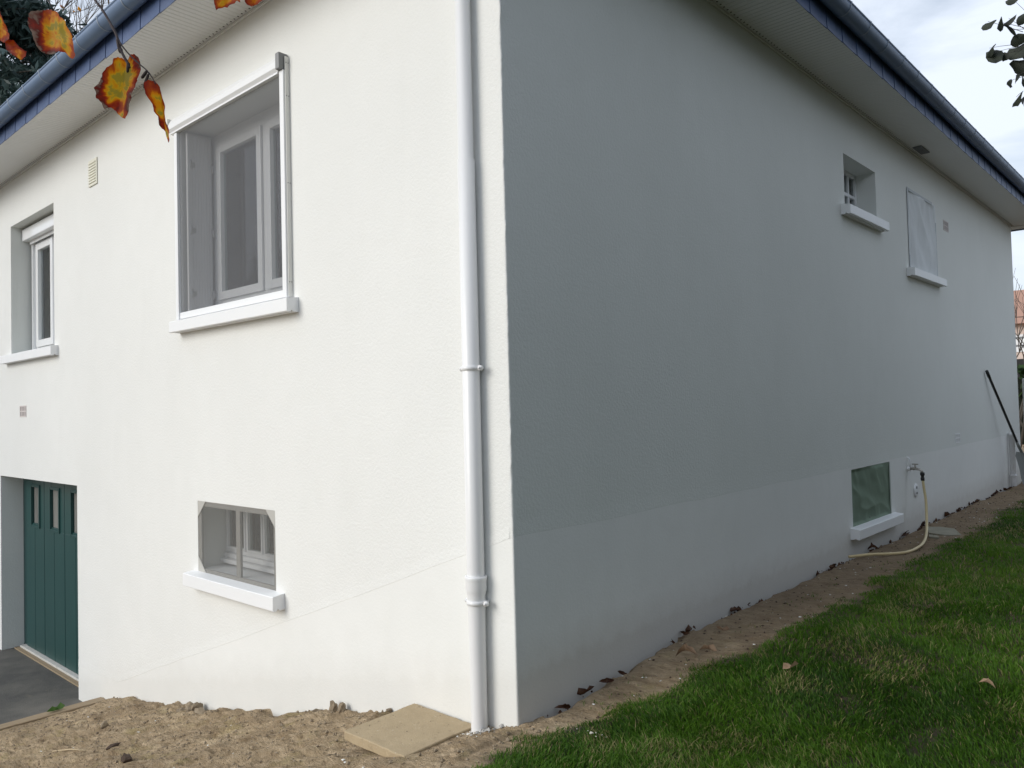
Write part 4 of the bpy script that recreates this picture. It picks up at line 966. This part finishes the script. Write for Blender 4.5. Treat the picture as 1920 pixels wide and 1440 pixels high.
# ------------------------------------------------------------------ hazel branch with autumn leaves
PXY = 5.144
U_ = Vector((.7378, .6750, 0)); V_ = Vector((0, 0, 1)); W_N = U_.cross(V_)
hb = thing('hazel_tree', 'hazel twigs with red and yellow autumn leaves and catkins hanging across the top left', 'tree', (.2, -4.2, gz(.2, -4.2)))
st = catmull([(.2, -4.2, gz(.2, -4.2) - .05), (.25, -4.1, 1.2), (.5, -3.6, 2.3), (.85, -2.95, 2.62), (1.10, -2.50, 2.48), (1.20, -2.32, 2.30)], 8)
mb = MB(); mb.tube(st, list(np.linspace(.030, .0035, len(st))), 8); mb.build('stem', M_BARK, hb)
def hl(cx, cy, org, pts, fold, depth, label=None, mid=None):
    """leaf: outline in metres on a hanging plane, rings inwards, curled out of the plane"""
    n_r = 9; per = []
    P = [Vector((x, -y)) for x, y in pts]
    # resample with tiny teeth
    out = []
    for i in range(len(P)):
        a_, b_ = P[i], P[(i + 1) % len(P)]; m_ = max(2, int((b_ - a_).length / .0022))
        for k in range(m_): out.append(a_.lerp(b_, k / m_) * (1 + random.uniform(-.03, .015)))
    cen = sum(out, Vector((0, 0))) / len(out); n_ = len(out); vs = []; tt = []
    R0 = sum((p - cen).length for p in out) / n_
    for r_i in range(n_r + 1):
        f = r_i / n_r
        for p in out:
            q = cen + (p - cen) * f
            curl = fold(q.x - cen.x, q.y - cen.y) + (vnoise(np.array([q.x * 90.]), np.array([q.y * 90.]), 5)[0] - .5) * .006 * f
            vs.append(Vector(org) + U_ * q.x + V_ * q.y + W_N * curl)
            nn = fbm(np.array([q.x * 45. + 7]), np.array([q.y * 45. + 2]), 3, 71)[0]
            n3_ = fbm(np.array([q.x * 140. + 7]), np.array([q.y * 140. + 2]), 3, 81)[0]
            side = (mid(q.x, q.y) if mid else 0)
            vein = abs(((q.y - cen.y) * 1.0 + abs(q.x - cen.x) * .6) * 110 % 1 - .5) < .09
            tt.append(.05 + .85 * max(0, f - .45) ** 1.3 * 1.3 + (nn - .45) * 1.1 + (n3_ - .5) * .5 + side + .10 * vein)
    fs = [(i * n_ + k, i * n_ + (k + 1) % n_, (i + 1) * n_ + (k + 1) % n_, (i + 1) * n_ + k) for i in range(1, n_r) for k in range(n_)]
    fs += [(0, n_ + (k + 1) % n_, n_ + k) for k in range(n_)]
    m_ = MB(); m_.add(vs, fs, 0, True, tt)
    o = m_.build('leaf', M_AUT, hb)
    if label: o['label'] = label
    return o
def cv_(pts, cx, cy, dep, s=PXY, ox=0, oy=0): return [(((x / s + ox) - cx) * dep / 1470, ((y / s + oy) - cy) * dep / 1470) for x, y in pts]
A_ = [(290,195),(310,130),(345,112),(380,105),(440,75),(500,90),(560,115),(620,190),(690,250),(715,320),(760,390),(785,430),(795,520),(800,610),(770,632),(720,600),(660,540),(640,520),(560,515),(480,520),(400,500),(350,430),(330,330),(290,260)]
B_ = [(1265,515),(1320,535),(1360,600),(1365,660),(1330,750),(1290,840),(1250,920),(1200,1020),(1160,1125),(1130,1115),(1080,1060),(1030,1010),(1000,1000),(960,1020),(945,970),(910,930),(910,890),(895,840),(960,780),(990,710),(1050,640),(1080,610),(1100,560),(1160,550),(1220,570)]
C__ = [(1450,780),(1490,765),(1520,810),(1560,890),(1590,980),(1605,1080),(1610,1180),(1615,1260),(1660,1290),(1645,1330),(1655,1370),(1635,1400),(1600,1330),(1580,1270),(1530,1210),(1520,1120),(1490,1080),(1480,1010),(1440,930),(1425,830)]
Dl = [(-90,60),(0,100),(40,180),(80,260),(90,320),(135,370),(130,410),(60,430),(0,390),(-110,300)]
El = [(-90,390),(0,400),(60,470),(120,510),(110,560),(70,595),(30,570),(-90,480)]
Fl = [(250,-500),(310,120),(330,220),(350,280),(400,230),(500,205),(560,175),(620,195),(700,150),(840,145),(870,90),(920,60),(960,90),(1020,160),(990,20),(960,-480),(600,-700)]
Gl = [(1100,-400),(1090,50),(1150,130),(1250,165),(1330,120),(1400,110),(1480,60),(1580,30),(1640,-300),(1350,-600)]
hl(0, 0, (1.272, -2.307, 1.998), cv_(A_, 100, 70, 1.1), lambda x, y: .55 * max(0, x - .008 + y * .25) + .25 * abs(x + .01), 1.1, 'big folded leaf, red on its left half', mid=lambda x, y: .30 if x < -.014 else (.0 if x < .004 else -.10))
hl(0, 0, (1.276, -2.218, 1.9505), cv_(B_, 220, 160, 1.15), lambda x, y: .35 * abs(x - .3 * y) + .2 * y, 1.15, 'orange and red leaf hanging by the catkins', mid=lambda x, y: .30 if x > .012 + .3 * y else (.22 if x < -.022 else -.12))
hl(0, 0, (1.325, -2.180, 1.9172), cv_(C__, 300, 200, 1.15), lambda x, y: 1.2 * abs(x + .10 * y), 1.15, 'narrow folded yellow leaf with a dark tip')
hl(0, 0, (1.331, -2.387, 1.958), cv_(Dl, 0, 60, 1.0), lambda x, y: .4 * abs(x), 1.0)
hl(0, 0, (1.345, -2.375, 1.958), cv_(El, 0, 60, 1.0), lambda x, y: .3 * abs(y), 1.0)
hl(0, 0, (1.497, -2.170, 2.018), cv_(Fl, 420, 0, 1.05, 13.71, 380, 0), lambda x, y: .3 * abs(x), 1.05)
hl(0, 0, (1.529, -2.142, 2.017), cv_(Gl, 480, 0, 1.05, 13.71, 380, 0), lambda x, y: .3 * abs(x), 1.05)
def twig(pts, r0, r1, sub=5):
    p = catmull(pts, sub); m_ = MB(); rr = np.linspace(r0, r1, len(p))
    rr = [r * (1.35 if i % 9 == 4 else 1) for i, r in enumerate(rr)]; m_.tube(p, rr, 7); return m_.build('twig', M_TWIG, hb)
twig([(1.20, -2.32, 2.30), (1.25, -2.264, 2.123), (1.265, -2.249, 2.076), (1.271, -2.243, 2.064), (1.279, -2.235, 2.044), (1.286, -2.228, 2.024), (1.289, -2.224, 2.005), (1.293, -2.221, 1.993), (1.297, -2.216, 1.981), (1.298, -2.215, 1.975)], .0016, .0021)
twig([(1.288, -2.226, 2.018), (1.291, -2.223, 2.009), (1.300, -2.214, 1.993), (1.310, -2.205, 1.980), (1.317, -2.198, 1.971), (1.322, -2.192, 1.960), (1.326, -2.189, 1.950)], .0012, .0008)
twig([(1.20, -2.32, 2.30), (1.24, -2.33, 2.12), (1.272, -2.305, 2.035)], .0012, .0008); twig([(1.15, -2.42, 2.38), (1.28, -2.42, 2.1), (1.325, -2.39, 1.99)], .0012, .0008)
twig([(1.20, -2.32, 2.30), (1.40, -2.22, 2.16), (1.49, -2.175, 2.06)], .0012, .0008); twig([(1.40, -2.22, 2.16), (1.50, -2.15, 2.10), (1.528, -2.143, 2.045)], .0011, .0008)
for a_, b_ in (((1.2865, -2.2275, 2.019), (1.289, -2.224, 1.997)), ((1.318, -2.197, 1.971), (1.311, -2.203, 1.959)), ((1.319, -2.196, 1.966), (1.3125, -2.2005, 1.945)), ((1.297, -2.216, 1.984), (1.2965, -2.217, 1.968))):
    a_, b_ = Vector(a_), Vector(b_); m_ = MB(); m_.tube([a_.lerp(b_, t) for t in (0, .12, .5, .88, 1)], [.0006, .0020, .0024, .0021, .0008], 8); m_.build('catkin', M_CATK, hb)

# ------------------------------------------------------------------ trees
def leaf_cloud(centers, rad, n, size, seed, elong=1.5, droop=0.):
    r_ = np.random.default_rng(seed); c = centers[r_.integers(0, len(centers), n)]
    d = r_.normal(0, 1, (n, 3)); d /= np.linalg.norm(d, axis=1)[:, None]; p = c + d * (r_.random(n) ** .5)[:, None] * rad
    a = r_.normal(0, 1, (n, 3)); a[:, 2] -= droop; a /= np.linalg.norm(a, axis=1)[:, None]
    b = np.cross(a, r_.normal(0, 1, (n, 3))); b /= np.linalg.norm(b, axis=1)[:, None] + 1e-9
    s = (size * r_.uniform(.6, 1.3, n))[:, None]
    V = np.stack([p - a * s * elong * .5, p + b * s * .4, p + a * s * elong * .5, p - b * s * .4], 1).reshape(-1, 3)
    F = np.arange(n * 4).reshape(-1, 4); T = np.repeat(r_.uniform(0, 1, n), 4); return V, F, T
def crown(name, parent, parts, m):
    V = []; F = []; T = []; o = 0
    for v_, f_, t_ in parts: V.append(v_); F.append(f_ + o); T.append(t_); o += len(v_)
    V = np.concatenate(V) - np.array(parent.location); ob = big_mesh(name, V, np.concatenate(F), [m], np.concatenate(T), smooth=False); ob.parent = parent; return ob
def grow(mb, p, d, l, r, depth, rnd, tips, spread=.5, up=.1, segs=3, nside=5):
    pts = [p.copy()]; q = p.copy(); dd = d.copy()
    for i in range(segs):
        dd = (dd + Vector((rnd.uniform(-1, 1), rnd.uniform(-1, 1), rnd.uniform(-1, 1) + up)) * .18).normalized(); q = q + dd * l / segs; pts.append(q.copy())
    mb.tube(pts, list(np.linspace(r, r * .62, segs + 1)), nside, 0, False); tips.append(q.copy())
    if depth == 0: return
    for k in range(rnd.choice((2, 3, 3))):
        ax = Vector((rnd.uniform(-1, 1), rnd.uniform(-1, 1), rnd.uniform(-.6, 1))).normalized()
        nd = (dd + ax * spread * rnd.uniform(.8, 1.5)).normalized(); st_p = pts[rnd.choice((2, 3)) if segs > 2 else -1]
        grow(mb, st_p, nd, l * rnd.uniform(.62, .82), r * .58, depth - 1, rnd, tips, spread, up, segs, max(3, nside - 1))
# cedar behind the roof
ct = thing('cedar_tree', 'large blue green cedar rising behind the roof at the upper left', 'tree', (-23.3, 3.5, -1.0))
mb = MB(); mb.tube([(-23.3, 3.5, -1.2), (-23.2, 3.5, 6), (-23.1, 3.6, 13.6)], [.38, .26, .05], 10); mb.build('trunk', M_BARK, ct)
r_ = np.random.default_rng(11); cs = []; bb = MB()
for k in range(120):
    z = r_.uniform(2.0, 13.9); rr = 4.3 * min(1, (14.6 - z) / 5.5) ** .55 * r_.uniform(.65, 1.05); a_ = r_.uniform(0, 6.28)
    e_ = np.array([-23.2 + rr * math.cos(a_), 3.55 + rr * math.sin(a_), z - rr * .04])
    bb.tube([(-23.2, 3.55, z - .2), ((e_[0] - 23.2) / 2, (e_[1] + 3.55) / 2, z + .1), tuple(e_)], [.05, .035, .012], 4, 0, False)
    for t in np.linspace(.25, 1.05, 9):
        b0_ = np.array([-23.2, 3.55, z]) * (1 - t) + e_ * t; cs.append(b0_ + r_.normal(0, [.28, .28, .12]))
bb.build('branch', M_BARK, ct)
cs = np.array(cs)
crown('foliage', ct, [leaf_cloud(cs, .42, 42000, .11, 12, 3.2, .5), leaf_cloud(cs, .25, 9000, .13, 13, 2.2, .6)], M_CEDAR)
# bare tree
bt = thing('bare_tree', 'bare branched tree showing thin twigs above the cedar at the top left', 'tree', (-31.5, 6.0, -1.1))
mb = MB(); tips = []; rd = random.Random(5)
mb.tube([(-31.5, 6.0, -1.2), (-31.4, 6.1, 5), (-31.3, 6.3, 11)], [.32, .24, .16], 8, 0, False)
for k in range(6): grow(mb, Vector((-31.3, 6.2, 8.6 + .5 * k)), Vector((rd.uniform(-.5, .6), rd.uniform(-.3, .9), 1.0)).normalized(), 4.6, .075, 4, rd, tips, .55, .3)
mb.build('trunk', M_BARK, bt)
tp_ = np.array([t[:] for t in tips[-400:]]); crown('foliage', bt, [leaf_cloud(tp_[::9], .05, 60, .16, 4)], M_AUT)

# tree right of the picture, one leafy bough reaching into view
rt_ = thing('broadleaf_tree', 'dark leaved bough of a tree reaching in at the top right', 'tree', (6.2, 5.6, .08))
mb = MB(); rd = random.Random(9); tips = []
mb.tube([(6.2, 5.6, 0), (6.1, 5.5, 2.2), (6.0, 5.5, 4.0)], [.16, .13, .10], 9, 0, False); tips = []
for k in range(6): grow(mb, Vector((6.0, 5.5, 2.8 + .25 * k)), Vector((rd.uniform(-.3, 1), rd.uniform(-.6, 1), 1.0)).normalized(), 1.5, .055, 3, rd, tips, .6, .2)
mb.build('trunk', M_BARK, rt_)
tp_ = np.array([t[:] for t in tips if t.x > 3.6 or t.z > 6.5])
crown('foliage', rt_, [leaf_cloud(tp_, .45, 3500, .085, 3, 1.2)], M_DLEAF)
RL = [(1.425, 3.043, 3.832), (1.475, 3.089, 3.825), (1.524, 3.133, 3.85), (1.583, 3.187, 3.858), (1.53, 3.142, 3.772), (1.559, 3.17, 3.719), (1.426, 3.051, 3.661), (1.448, 3.072, 3.634), (1.54, 3.156, 3.636), (1.58, 3.191, 3.676), (1.492, 3.113, 3.617), (1.567, 3.185, 3.547), (1.542, 3.164, 3.48), (1.506, 3.133, 3.445), (1.571, 3.192, 3.458), (1.54, 3.168, 3.345), (1.566, 3.193, 3.328), (1.542, 3.144, 3.979)]
bo = MB(); bp = catmull([(6.0, 5.5, 3.6), (4.6, 4.8, 3.95), (3.0, 4.1, 3.95), (2.1, 3.5, 3.80), (1.60, 3.20, 3.70)], 6); bo.tube(bp, list(np.linspace(.035, .004, len(bp))), 6)
bo.build('branch', M_BARK, rt_)
rd = random.Random(3)
sizes = [.052, .058, .045, .055, .062, .060, .055, .078, .075, .075, .040, .075, .040, .045, .068, .065, .055, .05]
tb = MB()
for i, p in enumerate(RL):
    p = Vector(p); hub = Vector((1.60 + rd.uniform(-.05, .1), 3.21, min(3.78, max(3.40, p.z + .05))))
    tb.tube([hub, hub.lerp(p, .6) + Vector((0, 0, .012)), p + Vector((0, 0, .015))], [.0022, .0015, .001], 4, 0, False)
tb.tube([(1.62, 3.22, 3.74), (1.63, 3.225, 3.55), (1.60, 3.21, 3.36)], [.004, .003, .002], 5, 0, False)
tb.build('twig', M_TWIG, rt_)
for i in range(46):
    p = Vector(RL[i % 18]) if i < 18 else Vector((1.60 + rd.uniform(-.03, .30), 3.21 + rd.uniform(0, .25), rd.uniform(3.30, 3.98)))
    s_ = sizes[i % 18] * .86; n_ = 11; m_ = MB(); ang = rd.uniform(-1.2, 1.2); tl = rd.uniform(-.9, .9); cu = rd.uniform(.2, .9)
    rot = Matrix.Rotation(-.83 + tl, 3, 'Z') @ Matrix.Rotation(rd.uniform(-.5, .5), 3, 'X') @ Matrix.Rotation(ang, 3, 'Y')
    vs = [(0, 0, 0)]
    for k in range(n_):
        a_ = 2 * math.pi * k / n_; r0_ = s_ * (1 + rd.uniform(-.22, .18)) * (1.25 if k == 0 else 1); vs.append((r0_ * math.cos(a_), cu * abs(math.sin(a_)) * s_ * .6, r0_ * .72 * math.sin(a_)))
    m_.add([p + rot @ Vector(v_) for v_ in vs], [(0, 1 + k, 1 + (k + 1) % n_) for k in range(n_)], 0, True, [rd.random() for _ in vs]); m_.build('leaf', M_DLEAF, rt_)

# clipped evergreen hedge along the right boundary and trees across the street (outside the frame, they shade and reflect)
def hedge(name, label, x0, x1, y0, y1, z1, n, seed, size=.09):
    h = thing(name, label, 'hedge', ((x0 + x1) / 2, (y0 + y1) / 2, 0)); r_ = np.random.default_rng(seed)
    p = np.stack([r_.uniform(x0, x1, n), r_.uniform(y0, y1, n), r_.uniform(0, z1, n)], 1)
    # push most leaves to the shell
    k = r_.random(n); p[:, 0] = np.where(k < .5, x0 + np.abs(r_.normal(0, .12, n)), p[:, 0]); p[:, 2] = np.where(k > .82, z1 - np.abs(r_.normal(0, .1, n)), p[:, 2])
    p += (fbm(p[:, 1] * 1.3, p[:, 2] * 1.3, 3, seed)[:, None] - .5) * np.array([.9, 0, .4])
    v_, f_, t_ = leaf_cloud(p, .05, n, size, seed, 1.3)
    crown('foliage', h, [(v_, f_, t_)], M_HEDGE)
    c = MB(); c.box(x0 + .35, x1 - .2, y0 + .2, y1 - .2, -.1, z1 - .35); c.build('inner_wood', mat(name + '_core', (.012, .015, .008), 1), h)
hedge('hedge', 'tall evergreen screen along the near right side of the garden', 5.6, 7.0, -4.5, 6.8, 5.4, 36000, 5, .20)
hedge('hedge', 'low evergreen hedge along the far right side of the garden', 5.4, 6.4, 8.2, 18, 2.0, 9000, 6, .16)
# background beyond the far end of the side wall
hedge('hedge', 'clipped green hedge far behind the end of the side wall', -9.0, 1.5, 26.0, 27.2, 2.35, 9000, 8, .16)
nb = thing('neighbour_house', 'distant house with white wall and terracotta roof beyond the side wall', 'house', (-8, 55, 0))
mb = MB(); mb.box(-14, -1, 50, 58, 0, 5.6); mb.build('wall', mat('neighbour_wall', (.62, .50, .44), .9), nb)
mb = MB(); mb.box(-14, -1, 49.94, 49.99, 3.9, 4.9); mb.build('wall_band', mat('neighbour_white', (.75, .76, .78), .8), nb)
mb = MB(); mb.add([(-14.5, 49.4, 5.5), (-.5, 49.4, 5.5), (-.5, 58.6, 5.5), (-14.5, 58.6, 5.5), (-14.5, 54, 7.9), (-.5, 54, 7.9)], [(0, 1, 5, 4), (2, 3, 4, 5), (1, 2, 5), (3, 0, 4), (3, 2, 1, 0)]); mb.build('roof', mat('terracotta', (.40, .23, .17), .85), nb)
for x in (-10, -6.5, -3):
    mb = MB(); mb.box(x, x + 1, 49.90, 49.96, 2.2, 3.5); mb.build('window', M_DARK, nb)
fn = thing('garden_fence', 'dark metal rail fence behind the far corner of the house', 'fence', (-2, 24, 0))
for k in range(14):
    mb = MB(); x = -6 + k * .6; mb.box(x, x + .04, 24, 24.04, 0, 3.1); mb.build('post', M_GREY, fn)
for z in (2.85, 3.08):
    mb = MB(); mb.box(-6.2, 2.2, 23.97, 24.0, z, z + .06); mb.build('rail', M_GREY, fn)
sb = thing('bare_shrub', 'leafless shrub between the side wall and the distant house', 'shrub', (-1.6, 22, .05))
mb = MB(); tips = []; rd = random.Random(21)
for k in range(7): grow(mb, Vector((-1.6 + rd.uniform(-.3, .3), 22, .05)), Vector((rd.uniform(-.5, .5), rd.uniform(-.4, .4), 1)).normalized(), 2.3, .035, 3, rd, tips, .5, .3)
mb.build('branch', M_BARK, sb)
# far heat pump past the corner
hpm = thing('heat_pump', 'grey louvred heat pump unit just past the far corner', 'heat pump', (.3, 13.1, .1))
mb = MB(); mb.bbox(-.125, .85, 13.0, 13.4, .55, 1.74, .02); mb.build('casing', mat('pump_grey', (.42, .43, .42), .5), hpm)
for k in range(14):
    mb = MB(); z = .62 + k * .078; mb.bbox(-.085, .81, 12.97, 12.998, z, z + .028, .004); mb.build('louvre', M_GREY, hpm)
mb = MB(); mb.bbox(-.11, .83, 13.0, 13.38, .42, .53, .01); mb.build('base', M_SILL, hpm)
for x in (-.1, .75):
    mb = MB(); mb.box(x, x + .06, 13.05, 13.35, .0, .42); mb.build('foot', M_GREY, hpm)
# overhead wire
wr = thing('overhead_wire', 'thin black cable crossing the sky below the far eave corner', 'cable', (-3, 20, 5))
mb = MB(); mb.tube([(-8, 19, 7.3), (-3, 20, 6.85), (1.2, 20.8, 6.7), (4, 21.4, 6.75)], .02, 5); mb.tube([(-8, 30, 4.45), (-3, 31, 4.30), (2, 32, 4.30)], .015, 5); mb.build('cable', M_BLACK, wr)
# trees across the drive, seen only as reflections in the panes
for i, (x, y, h_) in enumerate([(-22, -13, 8.5), (-17, -16.5, 9.5), (-27, -9, 9)]):
    t_ = thing('street_tree', ['round evergreen tree across the drive, middle one', 'tallest evergreen tree across the drive', 'evergreen tree farthest along the drive'][i], 'tree', (x, y, -1.0))
    mb = MB(); mb.tube([(x, y, -1.2), (x, y, h_ * .6)], [.2, .1], 8); mb.build('trunk', M_BARK, t_)
    r_ = np.random.default_rng(i); c = r_.normal(0, 1, (120, 3)); c /= np.linalg.norm(c, axis=1)[:, None]; c = c * np.array([2.7, 2.7, h_ * .42]) * (r_.random((120, 1)) ** .4) + np.array([x, y, h_ * .55])
    crown('crown', t_, [leaf_cloud(c, .7, 9000, .22, 50 + i, 1.3)], M_HEDGE)
print('tris', sum(sum(len(p.vertices) - 2 for p in o.data.polygons) if len(o.data.polygons) < 5000 else len(o.data.polygons) * (2 if len(o.data.polygons[0].vertices) == 4 else 1) for o in COL.objects if o.type == 'MESH'))
